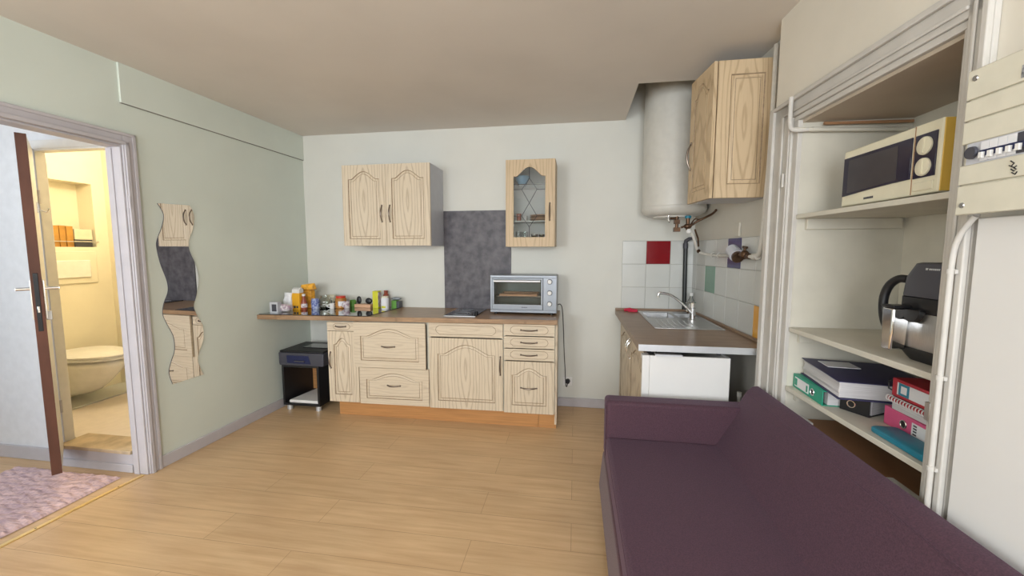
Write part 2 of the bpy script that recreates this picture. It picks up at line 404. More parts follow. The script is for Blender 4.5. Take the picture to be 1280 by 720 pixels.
g = G(); g.box(-4.72, -2.60, -.4, 3.2, CH, CH+.1); struct('ceiling_hall', g, 'hall')
g = G(); g.box(-4.6, OX0, HY-.014, HY, 0, .085); struct('baseboard_hall', g, 'trim', bevel=.003)
# WC step, frame
g = G(); g.box(OX0-.03, OX1, HY-.035, HY+HT+.02, .0, .118); g.box(OX0-.03, OX1, HY-.045, HY, .0, .05); struct('trim_4', g, 'trim', bevel=.004)
g = G(); g.box(OX0-.0, OX1, HY-.05, HY+.12, .118, .1405); struct('trim_5', g, 'sill', bevel=.003)
g = G()
g.box(OX0, OX0+.012, HY-.012, HY+HT+.005, .14, OZ1); g.box(OX0, OX1, HY-.012, HY+HT+.005, OZ1-.012, OZ1+.0); g.box(OX1-.004, OX1, HY, HY+HT+.004, .14, OZ1)
g.box(OX0-.05, OX1, HY-.014, HY, OZ1, OZ1+.05)
struct('door_3', g, 'doorwhite', bevel=.002)
XW = -4.10; WF = .14
g = G(); g.box(-4.25, -2.58, HY+HT+.021, 3.1, .0, WF); struct('floor_wc', g, 'wc_floor')
g = G(); g.box(-4.095, -3.78, HY+HT+.03, 2.98, WF, WF+.012); struct('trim_6', g, 'tile', bevel=.002)
g = G()
NY0, NY1, NZ0, NZ1 = 2.28, 2.885, 1.385, 1.92
g.box(-4.40, XW, HY+HT, 3.1, WF, NZ0); g.box(-4.40, XW, HY+HT, 3.1, NZ1, CH); g.box(-4.40, XW, HY+HT, NY0, NZ0, NZ1); g.box(-4.40, XW, NY1, 3.1, NZ0, NZ1)
g.box(-4.40, XW-.16, NY0, NY1, NZ0, NZ1)
g.box(-4.4, -2.62, 2.98, 3.1, WF, CH); g.box(-2.72, -2.62, HY+HT, 2.98, WF, CH)
g.box(-4.40, -3.203, HY+HT+.0001, HY+HT+.01, WF, CH); g.box(-3.203, -2.65, HY+HT+.0001, HY+HT+.006, OZ1, CH)
struct('wall_wc', g, 'wc')
# toilet, on the WC's left wall, bowl towards +X
t = thing('toilet', 'white wall-hung toilet with closed lid in the yellow lit small room', 'toilet', (XW, 2.57, WF))
TY = 2.575
def oval(cx, cy, rx0, rx1, ry, z, n=28):
    out = []
    for k in range(n):
        a = 2*PI*k/n; c = math.cos(a); out.append((cx+(rx1 if c > 0 else rx0)*c, cy+ry*math.sin(a), z))
    return out
g = G(); g.loft([oval(XW+.16,TY,.16,.10,.10,.20), oval(XW+.17,TY,.17,.20,.125,.27), oval(XW+.20,TY,.19,.29,.165,.38), oval(XW+.22,TY,.20,.36,.185,.46), oval(XW+.22,TY,.20,.37,.19,.505)])
g.build('bowl', 'porcelain', t, smooth=True, subsurf=1)
g = G(); g.loft([oval(XW+.23,TY,.20,.37,.192,.508), oval(XW+.23,TY,.20,.375,.197,.522), oval(XW+.23,TY,.20,.37,.19,.527)]); g.build('seat', 'white', t, smooth=True)
g = G(); g.loft([oval(XW+.23,TY,.20,.37,.192,.530), oval(XW+.23,TY,.20,.378,.20,.545), oval(XW+.23,TY,.18,.345,.17,.558)]); g.build('lid', 'white', t, smooth=True)
# cistern boxing plate
t = thing('flush_panel', 'raised cream cistern access panel on the wall above the toilet', 'panel', (XW, 2.55, 1.10))
g = G(); g.box(XW, XW+.012, 2.28, 2.87, 1.08, 1.35); g.build('panel', 'wc', t, bevel=.006)
g = G(); g.box(XW+.012, XW+.024, 2.45, 2.815, 1.13, 1.275); g.build('flush_plate', 'porcelain', t, bevel=.006)
# things in the niche
zt = NZ0
def plainbox(name, m, x0, x1, y0, y1, z0, z1, label, cat, bevel=.002, group=None):
    g = G(); g.box(x0, x1, y0, y1, z0, z1); return g.build(name, m, bevel=bevel, label=label, cat=cat, group=group)
plainbox('wooden_box', 'woodbox', XW-.12, XW-.01, 2.605, 2.642, zt, zt+.17, 'honey wooden box, leftmost visible on the niche shelf above the toilet', 'box')
plainbox('wooden_box', 'woodbox', XW-.12, XW-.01, 2.647, 2.686, zt, zt+.172, 'tall honey wooden box in the toilet niche, in the middle of three', 'box')
plainbox('wooden_box', 'woodbox', XW-.12, XW-.01, 2.691, 2.736, zt, zt+.170, 'tall honey wooden box in the toilet niche, beside the dark box', 'box')
plainbox('storage_box', 'darkgrey', XW-.12, XW-.01, 2.746, 2.865, zt, zt+.062, 'small dark box on the toilet niche shelf under a cream box', 'box')
plainbox('storage_box', 'mwcream', XW-.12, XW-.01, 2.745, 2.868, zt+.062, zt+.15, 'cream box on top of the dark box in the toilet niche', 'box')
g = G(); g.cyl((XW+.012, NY0+.02, zt+.045), (XW+.012, NY1+.01, zt+.045), .004, seg=8)
g.cyl((XW+.012, NY1+.01, zt+.045), (XW-.001, NY1+.01, zt+.045), .004, seg=8); g.cyl((XW+.012, NY0-.0, zt+.045), (XW-.001, NY0-.0, zt+.045), .004, seg=8); g.cyl((XW+.012, NY0-.0, zt+.045), (XW+.012, NY0+.02, zt+.045), .004, seg=8)
g.build('guard_rail', 'chrome', smooth=True, label='thin chrome rail across the front of the toilet niche', cat='rail')
def globe(name, c, m, power, col, label):
    t = thing(name, label, 'ceiling light', (c[0], c[1], CH))
    g = G(); g.lathe([(.06,0),(.06,-.02),(.03,-.03)], (c[0],c[1],CH)); g.build('base', 'white', t, smooth=True)
    g = G(); g.ell((c[0],c[1],CH-.10), .08, .08, .075); g.build('globe', m, t, smooth=True)
    l = bpy.data.lights.new(name+'_bulb', 'POINT'); l.energy = power; l.color = col; l.shadow_soft_size = .09
    o = bpy.data.objects.new(name+'_bulb', l); COL.objects.link(o); o.location = (c[0], c[1], CH-.22)
globe('ceiling_light', (-3.30, 2.55), 'lamp', 23, (1, .84, .56), 'small warm globe lamp on the ceiling of the toilet room')
globe('ceiling_light', (-3.5, .9), 'added_lamp', 7, (1, .95, .9), 'unseen white globe lamp added on the hall ceiling')  # out of view, added to brighten the hall

# WC door leaf, standing open towards the camera
HX, HYY = -3.19, 1.968
LX, LY = -2.795, 1.705
ang = math.atan2(LY-HYY, LX-HX); wdt = math.hypot(LX-HX, LY-HYY)
d = bpy.data.objects.new('door_2', None); COL.objects.link(d); d.location = (HX, HYY, .125); d.rotation_euler = (0, 0, ang); d['kind'] = 'structure'
FR[d.name] = (Vector((0,0,0)), True)
LHt = 1.825
g = G(); g.box(0, wdt-.002, -.0385, -.0015, 0, LHt); lf = g.build('door_leaf', 'doorwhite', d, bevel=.002)
g = G(); g.box(wdt-.0025, wdt+.0015, -.040, 0, -.001, LHt+.001); g.build('edge', 'doorbrown', d, bevel=.001, label='bare brown door edge')
g = G(); g.box(wdt+.001, wdt+.004, -.030, -.012, .80, 1.11); lk = g.build('lock_plate', 'black', d, bevel=.004)
g = G(); g.box(wdt+.002, wdt+.010, -.026, -.016, .90, .935); g.build('latch_bolt', 'chrome', lk, bevel=.002)
for s, nm in ((0, 1), (-.040, -1)):
    g = G(); g.box(wdt-.075, wdt-.040, s, s+nm*.006, .86, 1.07) if nm > 0 else g.box(wdt-.075, wdt-.040, s-.006, s, .86, 1.07)
    g.cyl((wdt-.057, s, 1.025), (wdt-.057, s+nm*.055, 1.025), .009, seg=12)
    g.tube([(wdt-.057, s+nm*.050, 1.025), (wdt-.10, s+nm*.052, 1.022), (wdt-.17, s+nm*.050, 1.02)], .009, 10)
    g.build('door_handle', 'chrome', d, smooth=True)
g = G(); g.box(wdt-.09, wdt-.06, 0, .022, .85, .90); g.build('latch', 'steel', lf, bevel=.002)
g = G(); g.box(wdt-.26, wdt-.24, 0, .006, 1.44, 1.50); g.tube([(wdt-.25, .003, 1.46), (wdt-.25, .035, 1.445), (wdt-.25, .045, 1.47)], .004, 8); g.build('coat_hook', 'chrome', lf, smooth=True)
for z in (.25, 1.55):
    g = G(); g.cyl((-.004, .004, z-.04), (-.004, .004, z+.04), .007, seg=10); g.build('hinge', 'trim', d, smooth=True)

# rug in the hall
g = G(); nx, ny = 70, 100; X0, X1, Y0, Y1 = -3.42, -2.655, .62, 1.885
vs = {}
for i in range(nx+1):
    for j in range(ny+1):
        x = X0+(X1-X0)*i/nx; y = Y0+(Y1-Y0)*j/ny
        e = 0 if i in (0,nx) or j in (0,ny) else 1
        vs[i,j] = g.bm.verts.new((x+.004*math.sin(9*y), y+.004*math.sin(13*x), .003+e*(.009+.006*random.random()+.003*math.sin(y*140+2*math.sin(x*30)))))
for i in range(nx):
    for j in range(ny): g._f([vs[i,j], vs[i+1,j], vs[i+1,j+1], vs[i,j+1]])
g.build('rug', 'rug', smooth=False, label='pale pink cotton bath rug lying on the hall floor beyond the doorway', cat='rug')

# wavy mirror on the left wall
ML = [(2.119,1.643),(2.15,1.579),(2.138,1.51),(2.102,1.423),(2.095,1.372),(2.11,1.27),(2.14,1.164),(2.14,1.094),(2.111,1.027),(2.099,.959),(2.119,.894),(2.152,.807),(2.153,.717),(2.127,.651),(2.108,.584),(2.124,.503)]
MR = [(2.32,1.652),(2.344,1.596),(2.333,1.504),(2.298,1.42),(2.297,1.356),(2.334,1.253),(2.346,1.159),(2.323,1.057),(2.298,.985),(2.313,.926),(2.35,.843),(2.349,.746),(2.313,.667),(2.3,.603),(2.331,.503)]
def cr_spline(P, k=5):
    out = []
    for i in range(len(P)-1):
        p0 = P[max(i-1,0)]; p1 = P[i]; p2 = P[i+1]; p3 = P[min(i+2,len(P)-1)]
        for j in range(k):
            t = j/k
            out.append(tuple(.5*((2*b)+(-a+c)*t+(2*a-5*b+4*c-d_)*t*t+(-a+3*b-3*c+d_)*t**3) for a,b,c,d_ in zip(p0,p1,p2,p3)))
    out.append(P[-1]); return out
poly = cr_spline(ML) + cr_spline(MR)[::-1]
g = G()
a = [(xl(y)+.0005, y, z) for y, z in poly]; b = [(xl(y)+.006, y, z) for y, z in poly]
va = [g.bm.verts.new(p) for p in a]; vb = [g.bm.verts.new(p) for p in b]; n = len(va)
g.mi = 1
for i in range(n): g._f([va[i], va[(i+1)%n], vb[(i+1)%n], vb[i]])
g._f(va[::-1]); g.mi = 0; g._f(vb)
g.build('wall_mirror', ['mirror', 'darkgrey'], label='tall frameless wavy-edged mirror on the pale green left wall', cat='mirror')

# ------------------------------------------------------------------ kitchen fronts
def outline(x0, x1, z0, z1, ah, sh=.10):
    """inner panel outline: bottom corners, then shoulders and an ogee arch when ah > 0"""
    if ah <= 0: return [(x0,z0),(x1,z0),(x1,z1),(x0,z1)]
    zs = z1-ah; w = x1-x0; xm = (x0+x1)/2; s = sh*w; pts = [(x0,z0),(x1,z0),(x1,zs)]
    N = 18
    for i in range(N+1):
        u = i/N; x = (x1-s)+(2*s-w)*u if False else (x1-s)-(w-2*s)*u
        t = 1-abs(2*u-1); z = zs+ah*(.5-.5*math.cos(PI*t))**.62
        pts.append((x, z))
    pts.append((x0,zs)); return pts
def front(g, f, x0, x1, z0, z1, mg, ah=0, t=.018, hole=False, field=.026):
    """slab with a routed frame and raised field; f maps (u, outward, z) to world"""
    mg4 = mg if isinstance(mg, tuple) else (mg, mg, mg, mg)   # left right bottom top
    ax0, ax1, az0, az1 = x0+mg4[0], x1-mg4[1], z0+mg4[2], z1-mg4[3]
    P = outline(ax0, ax1, az0, az1, ah); n = len(P)
    def q(i):
        x, z = P[i]
        if i == 0: return (x0, z0)
        if i == 1: return (x1, z0)
        if i == 2: return (x1, z1)
        if i == n-1: return (x0, z1)
        return (x, z1)
    Q = [q(i) for i in range(n)]
    cx, cz = (ax0+ax1)/2, (az0+az1)/2; w, h = ax1-ax0, az1-az0
    def inset(d): return [(cx+(x-cx)*(1-2*d/w), cz+(z-cz)*(1-2*d/h)) for x, z in P]
    def ring(pts, d): return [g.bm.verts.new(f(x, d, z)) for x, z in pts]
    def bridge(a, b):
        for i in range(len(a)): g._f([a[i], a[(i+1)%len(a)], b[(i+1)%len(a)], b[i]])
    g.mi = 0
    rb = ring(Q, 0); ro = ring(Q, t); rp = ring(P, t); bridge(rb, ro); bridge(ro, rp)
    if hole:
        r0 = ring(P, 0); bridge(rp, r0); bridge(r0, rb); return P
    g.mi = 1; r1 = ring(inset(.0048), t-.0065); bridge(rp, r1)
    g.mi = 0; r2 = ring(inset(.010), t-.0075); bridge(r1, r2)
    g.mi = 0; r2b = ring(inset(max(.014, field-.005)), t-.0022); bridge(r2, r2b)
    g.mi = 1; r3 = ring(inset(field-.0012), t-.002); bridge(r2b, r3); g.mi = 0
    r4 = ring(inset(field), t-.0005); bridge(r3, r4)
    g._f(r4); g._f(rb[::-1])
    return P
def pull(g, f, x, z, L, horiz=True, d=.018):
    pts = []
    for i in range(13):
        t = i/12; o = d+.026*math.sin(PI*t)**.7-.001; a = (t-.5)*L
        pts.append(f(x+a, o, z) if horiz else f(x, o, z+a))
    g.tube(pts, [.0035+.0028*math.sin(PI*i/12) for i in range(13)], 8)
    for sgn in (-1, 1):
        a = sgn*L*.5; p = (x+a, z) if horiz else (x, z+a)
        g.ell(f(p[0], d+.002, p[1]), .007, .007, .007, 10, 6)
def cartouche(g, f, x0, x1, z0, z1, d):
    """routed octagonal groove line"""
    c = (z1-z0)*.42
    P = [(x0+c,z0),(x1-c,z0),(x1-.2*c,(z0+z1)/2-.25*(z1-z0)),(x1,(z0+z1)/2),(x1-.2*c,(z0+z1)/2+.25*(z1-z0)),(x1-c,z1),(x0+c,z1),(x0+.2*c,(z0+z1)/2+.25*(z1-z0)),(x0,(z0+z1)/2),(x0+.2*c,(z0+z1)/2-.25*(z1-z0))]
    g.tube([f(x, d, z) for x, z in P], .0022, 6, closed=True)

AN = math.atan2(.043, 1.82)            # the run stands very slightly askew
BX, BY = -.138, 2.943
def bf(off=0):                          # u is measured along the run from the right-hand end (negative), outward = towards the room
    def f(u, d, z):
        x = BX+(u-BX)*math.cos(AN); y = BY+(u-BX)*math.sin(AN)
        return (x+(d+off)*math.sin(AN), y-(d+off)*math.cos(AN), z)
    return f
def base_unit(x0, x1, zb, ztp, label):
    f = bf()
    cx, cy, _ = f((x0+x1)/2, 0, 0)
    t = thing('base_cabinet', label, 'kitchen cabinet', (cx, cy, zb))
    g = G(); e = .001; T = .016
    def pr(u0, u1, d0, d1, z0, z1):
        p = [f(u0, d0, 0), f(u1, d0, 0), f(u1, d1, 0), f(u0, d1, 0)]
        g.prism([(a[0], min(a[1], 3.408)) for a in p], z0, z1)
    pr(x0+e, x0+T, -.50, -.019, zb, ztp); pr(x1-T, x1-e, -.50, -.019, zb, ztp); pr(x0+T, x1-T, -.50, -.019, zb, zb+T); pr(x0+T, x1-T, -.50, -.485, zb+T, ztp); pr(x0+T, x1-T, -.06, -.019, ztp-T, ztp)
    g.build('carcass', 'panelcream', t)
    return t, f
def dfront(t, f, x0, x1, z0, z1, mg, ah, hd=None, name='drawer', m='ash', extra=0, cart=None):
    ff = lambda u, d, z: f(u, d-.018+extra, z)
    g = G()
    if cart:
        g.loft([[ff(x0,0,z0),ff(x1,0,z0),ff(x1,0,z1),ff(x0,0,z1)],[ff(x0,.018,z0),ff(x1,.018,z0),ff(x1,.018,z1),ff(x0,.018,z1)]])
        g.mi = 1; cartouche(g, ff, *cart, .0175)
        o = g.build(name, [m, 'glaze'], t, bevel=.0015)
    else:
        front(g, ff, x0, x1, z0, z1, mg, ah); o = g.build(name, [m, 'glaze'], t, bevel=.0012)
    if hd:
        g = G(); pull(g, ff, *hd); g.build('handle', 'pewter', o, smooth=True)
    return o
# far-left narrow unit
X = [-1.963, -1.700, -1.118, -.530, -.138]
t, f = base_unit(X[0], X[1], .130, .790, 'narrow pale ash base cabinet with a small drawer and slim door, beside the printer')
dfront(t, f, X[0]+.002, X[1]-.030, .716, .786, 0, 0, ((X[0]+X[1])/2-.012, .752, .085), 'drawer', 'ash_h', cart=(X[0]+.055, X[1]-.045-.02, .728, .774))
dfront(t, f, X[0]+.002, X[1]-.002, .132, .712, (.050,.062,.060,.055), .052, (X[0]+.024, .475, .13, False), 'door')
# wide two-drawer unit, its upper front hung proud and to the left
t, f = base_unit(X[1], X[2], .125, .795, 'wide pale ash base cabinet with two deep arched drawers, the upper front sitting proud')
dfront(t, f, X[1]-.025, X[2]-.018, .432, .795, (.055,.055,.055,.050), .062, ((X[1]+X[2])/2-.030, .605, .105), 'drawer', 'ash_h', extra=.020)
dfront(t, f, X[1]+.003, X[2]-.003, .127, .424, (.055,.055,.045,.040), .055, ((X[1]+X[2])/2, .285, .105), 'drawer', 'ash_h')
# wide one-door unit
t, f = base_unit(X[2], X[3], .120, .803, 'wide pale ash base cabinet with one large arched door under a long blind panel')
dfront(t, f, X[2]+.004, X[3]-.003, .692, .800, 0, 0, None, 'panel', 'ash_h', cart=(X[2]+.060, X[3]-.055, .712, .782))
dfront(t, f, X[2]+.004, X[3]-.003, .122, .682, (.068,.060,.060,.050), .075, (X[3]-.022, .478, .14, False), 'door')
# drawer stack
t, f = base_unit(X[3], X[4], .113, .806, 'pale ash base cabinet with four stacked drawers, below the oven')
for z0, z1 in ((.717,.803),(.622,.709),(.527,.614)):
    dfront(t, f, X[3]+.006, X[4]-.004, z0, z1, 0, 0, ((X[3]+X[4])/2, (z0+z1)/2, .12), 'drawer', 'ash_h', cart=(X[3]+.055, X[4]-.052, z0+.014, z1-.014))
dfront(t, f, X[3]+.006, X[4]-.004, .115, .518, (.060,.058,.060,.050), .055, ((X[3]+X[4])/2, .315, .12), 'drawer')
g = G(); f = bf()
pp = [f(X[4], -.02, 0), f(X[4]+.016, -.02, 0), f(X[4]+.016, -.44, 0), f(X[4], -.44, 0)]
g.prism([(p[0], p[1]) for p in pp], .03, .80); g.build('end_panel', 'ash', label='pale wooden end panel closing the right side of the base cabinets', cat='panel', bevel=.001)
# plinth boards
for (a, b, lab) in ((X[0]+.045, -.262, 'long orange beech plinth board under the pale base cabinets'), (-.260, X[4]+.012, 'short orange beech plinth board at the right end, under the four-drawer cabinet')):
    g = G(); P = [(a, 2.965), (b, 2.965), (b, 2.983), (a, 2.983)]
    g.prism(P, 0, .111); o = g.build('plinth_board', 'plinth', bevel=.001, label=lab, cat='plinth')
g = G(); g.box(-1.85, -.20, 3.02, 3.06, 0, .112)
for x in (-1.8, -1.1, -.6, -.2): g.box(x-.02, x+.02, 3.02, 3.38, 0, .111)
g.build('cabinet_support', 'black', label='dark support frame hidden behind the plinth under the base cabinets', cat='support')
# worktop
g = G(); g.prism([(xl(2.81)+.002, 2.812), (-.122, 2.932), (-.120, YB-.002), (xl(YB)+.014, YB-.002)], .807, .843)
g.build('worktop', 'worktop', bevel=.002, label='long brown oak-look worktop over the pale base cabinets, ending at the green wall', cat='worktop')
# slate panel behind the hob
g = G(); g.box(-1.147, -.547, YB-.010, YB-.0005, .8435, 1.700); g.build('splashback', 'slate', bevel=.001, label='dark mottled slate splashback panel on the back wall behind the hob', cat='splashback')

# glass board on the left of the worktop
BT = .8445
g = G(); g.prism([(xl(2.84)+.010, 2.826), (-1.592, 2.872), (-1.545, 3.385), (xl(3.38)+.02, 3.385)], BT-.001, BT+.0035)
g.mi = 1
g.tube([(xl(2.84)+.010, 2.826, BT+.001), (-1.592, 2.872, BT+.001), (-1.545, 3.385, BT+.001)], .0028, 6)
g.build('glass_board', ['sheet', 'black'], label='large dark-edged reflective glass sheet lying on the left end of the worktop', cat='glass board')
TZ = BT+.0035

# hob
t = thing('hob', 'small black ceramic two-ring hob set in the worktop before the slate panel', 'hob', (-.88, 3.17, .8435))
g = G(); g.box(-1.010, -.755, 2.985, 3.395, .8432, .8502); g.build('glass_top', 'blackgloss', t, bevel=.002)
g = G(); g.box(-1.010, -.755, 2.972, 2.984, .8432, .850); g.build('front_trim', 'alu', t, bevel=.002, label='silver front trim')
for y, r in ((3.09, .075), (3.28, .060)):
    g = G(); g.tube([(-.90+r*math.cos(a), y+r*math.sin(a), .8505) for a in [2*PI*k/32 for k in range(32)]], .0022, 6, closed=True)
    g.tube([(-.90+r*.7*math.cos(a), y+r*.7*math.sin(a), .8505) for a in [2*PI*k/32 for k in range(32)]], .0014, 6, closed=True)
    g.build('ring', 'silver', t, smooth=True)
for y in (3.05, 3.13): 
    g = G(); g.lathe([(.014,0),(.013,.014),(0,.015)], (-.785, y, .8502)); g.build('knob', 'black', t, smooth=True)

# mini oven
OY = 3.145; OB = .8445
t = thing('mini_oven', 'silver grey table-top oven with glass door and three white knobs', 'oven', (-.40, 3.28, .843))
x0, x1, y0, y1, z0, z1 = -.672, -.140, OY, 3.405, .860, 1.158
g = G()
g.box(x0, x1, y0+.012, y1, z1-.012, z1); g.box(x0, x1, y0+.012, y1, z0, z0+.012); g.box(x0, x0+.012, y0+.012, y1, z0+.012, z1-.012); g.box(x1-.012, x1, y0+.012, y1, z0+.012, z1-.012)
g.box(x0+.012, x1-.012, y1-.012, y1, z0+.012, z1-.012); g.box(x1-.115, x1-.105, y0+.012, y1-.012, z0+.012, z1-.012)
g.build('body', 'silver', t, bevel=.004)
g = G()
ox1 = x1-.106
g.box(x0, x1, y0, y0+.0115, z1-.020, z1); g.box(x0, x1, y0, y0+.0115, z0, z0+.022); g.box(x0, x0+.016, y0, y0+.0115, z0+.022, z1-.020); g.box(ox1, x1, y0, y0+.0115, z0+.022, z1-.020)
g.build('front_frame', 'silver', t, bevel=.002)
g = G(); a0, a1, b0, b1 = x0+.018, ox1-.002, z0+.024, z1-.022
g.box(a0, a1, y0-.008, y0+.006, b0, b0+.042); g.box(a0, a1, y0-.008, y0+.006, b1-.012, b1); g.box(a0, a0+.014, y0-.008, y0+.006, b0+.042, b1-.012); g.box(a1-.014, a1, y0-.008, y0+.006, b0+.042, b1-.012)
dr = g.build('door', 'silver', t, bevel=.002)
g = G(); g.box(a0+.014, a1-.014, y0-.003, y0+.001, b0+.042, b1-.012); g.build('glass_pane', 'clear', dr)
g = G(); hz = b1-.022
g.cyl((a0+.018, y0-.034, hz), (a1-.018, y0-.034, hz), .0095, seg=14)
for xx in (a0+.026, a1-.026): g.cyl((xx, y0-.034, hz), (xx, y0-.006, hz), .008, seg=10)
g.build('handle', 'alu', dr, smooth=True)
g = G()
for k in range(5): g.box(-.415+k*.009, -.409+k*.009, y0-.0088, y0-.008, b0+.016, b0+.024)
g.build('badge', 'darkgrey', dr)
g = G()
for k in range(9): g.cyl((x0+.02, y0+.03+k*.025, .985), (ox1-.01, y0+.03+k*.025, .985), .002, seg=6)
for xx in (x0+.02, ox1-.01): g.cyl((xx, y0+.03, .985), (xx, y0+.23, .985), .0025, seg=6)
g.build('rack', 'chrome', t, smooth=True)
g = G(); g.box(x0+.014, ox1-.001, y1-.016, y1-.0125, z0+.013, z1-.013); g.box(x0+.0125, ox1-.001, y0+.02, y1-.016, z0+.0125, z0+.015); g.build('lining', 'ovenliner', t)
g = G(); g.box(-.60, -.30, y0+.035, y1-.03, .9875, .990); 
g.tube([(-.60,y0+.035,.998),(-.30,y0+.035,.998),(-.30,y1-.03,.998),(-.60,y1-.03,.998)], .009, 8, closed=True)
g.build('baking_tray', 'peach', smooth=True, label='pale baking tray on the rack inside the table-top oven', cat='baking tray')
for i, z in enumerate((1.110, 1.022, .935)):
    g = G(); g.lathe([(.021,0),(.021,-.004),(.017,-.005)], (x1-.054, y0, z), 'y'); g.mi = 1; g.lathe([(.0165,-.004),(.0155,-.022),(0,-.023)], (x1-.054, y0, z), 'y')
    g.build('knob', ['darkgrey', 'white'], t, smooth=True)
for xx in (x0+.04, x1-.04):
    for yy in (y0+.04, y1-.04):
        g = G(); g.cyl((xx, yy, .843), (xx, yy, .861), .014, seg=14); g.build('foot', 'black', t, smooth=True)

# socket, plug and oven cable
t = thing('wall_socket', 'white wall socket low on the back wall right of the base cabinets', 'socket', (-.05, YB, .20))
g = G(); g.box(-.088, -.008, YB-.009, YB-.0005, .185, .265); g.build('plate', 'white', t, bevel=.003)
g = G(); g.cyl((-.048, YB-.012, .225), (-.048, YB-.008, .225), .024, seg=20); g.build('socket_well', 'white', t, smooth=True)
t = thing('power_cable', 'black power cable with plug, hanging from the table-top oven to the wall socket', 'cable', (-.05, 3.40, .20))
g = G(); g.cyl((-.048, YB-.012, .228), (-.048, YB-.045, .228), .021, .016, seg=18); g.build('plug', 'cable', t, smooth=True)
pts = [(-.139,3.36,.90),(-.118,3.365,.905),(-.100,3.375,.86),(-.090,3.39,.70),(-.082,3.40,.50),(-.072,3.40,.34),(-.065,3.397,.21),(-.056,3.393,.185),(-.049,3.387,.215)]
g = G(); g.tube(cr_spline(pts, 5), .0035, 8); g.build('cord', 'cable', t, smooth=True)

# wall cabinets on the back wall
t = thing('wall_cabinet', 'pale ash wall cabinet with two arched doors on the back wall', 'kitchen cabinet', (-1.53, 3.27, 1.395))
x0, x1, z0, z1 = -1.905, -1.150, 1.395, 2.050; yf = 3.120
g = G(); g.box(x0, x0+.016, yf, YB-.001, z0, z1); g.box(x1-.016, x1, yf, YB-.001, z0, z1); g.box(x0+.016, x1-.016, yf, YB-.001, z0, z0+.016); g.box(x0+.016, x1-.016, yf, YB-.001, z1-.016, z1); g.box(x0+.016, x1-.016, YB-.006, YB-.001, z0+.016, z1-.016); g.box(x0+.016, x1-.016, yf+.05, YB-.006, 1.72, 1.735)
g.build('carcass', 'greyside', t, bevel=.001, label='light grey melamine carcass')
ff = lambda u, d, z: (u, yf-.001-d, z)
for a, b, hx in ((x0, -1.5285, -1.562), (-1.5265, x1, -1.492)):
    g = G(); front(g, ff, a, b, z0, z1, (.052,.052,.055,.052), .062); o = g.build('door', ['ash', 'glaze'], t, bevel=.0012)
    g = G(); pull(g, ff, hx, 1.655, .13, False); g.build('handle', 'pewter', o, smooth=True)

t = thing('wall_cabinet', 'narrow pale wall cabinet with an arched leaded glass door above the oven', 'kitchen cabinet', (-.345, 3.3, 1.385))
x0, x1, z0, z1 = -.545, -.160, 1.385, 2.057; yf = 3.165
g = G(); g.box(x0, x0+.016, yf, YB-.012, z0, z1); g.box(x1-.016, x1, yf, YB-.001, z0, z1); g.box(x0+.016, x1-.016, yf, YB-.012, z0, z0+.016); g.box(x0+.016, x1-.016, yf, YB-.012, z1-.016, z1); g.box(x0+.016, x1-.016, YB-.016, YB-.012, z0+.016, z1-.016)
g.build('carcass', 'whitepanel', t, bevel=.001)
g = G(); g.box(x1, x1+.002, yf, YB-.001, z0, z1); g.build('side_skin', 'ash_y', t)
SH = (1.590, 1.875)
for z in SH:
    g = G(); g.box(x0+.017, x1-.017, yf+.015, YB-.018, z-.006, z); g.build('shelf', 'clear' if z == SH[1] else 'carcass', t)
ff = lambda u, d, z: (u, yf-.001-d, z)
g = G(); P = front(g, ff, x0, x1, z0, z1, (.062,.075,.075,.058), .070, hole=True); dr = g.build('door', ['ash_y', 'glaze'], t, bevel=.0015)
g = G(); g.loft([[ff(a, .006, b) for a, b in P], [ff(a, .010, b) for a, b in P]]); g.build('glass_pane', 'clear', dr)
ax0, ax1, az0, az1 = x0+.062, x1-.075, z0+.075, z1-.058; xm = (ax0+ax1)/2
g = G(); L = lambda a, b: g.cyl(ff(a[0], .012, a[1]), ff(b[0], .012, b[1]), .0022, seg=6)
zt1, zl1, zc, zl2, zb1 = az1-.085, az1-.17, az0+.235+.03, az0+.165, az0+.08
dx = .060
L((xm, az1-.001), (xm, zt1)); L((xm, zt1), (xm-dx, zl1)); L((xm, zt1), (xm+dx, zl1)); L((ax0, zl1), (xm-dx, zl1)); L((ax1, zl1), (xm+dx, zl1))
L((xm-dx, zl1), (xm, zc)); L((xm+dx, zl1), (xm, zc)); L((xm, zc), (xm-dx, zl2)); L((xm, zc), (xm+dx, zl2)); L((ax0, zl2), (xm-dx, zl2)); L((ax1, zl2), (xm+dx, zl2))
L((xm-dx, zl2), (xm, zb1)); L((xm+dx, zl2), (xm, zb1)); L((xm, zb1), (xm, az0))
g.build('leading', 'darkgrey', dr)
g = G(); pull(g, ff, x1-.040, 1.655, .13, False); g.build('handle', 'pewter', dr, smooth=True)
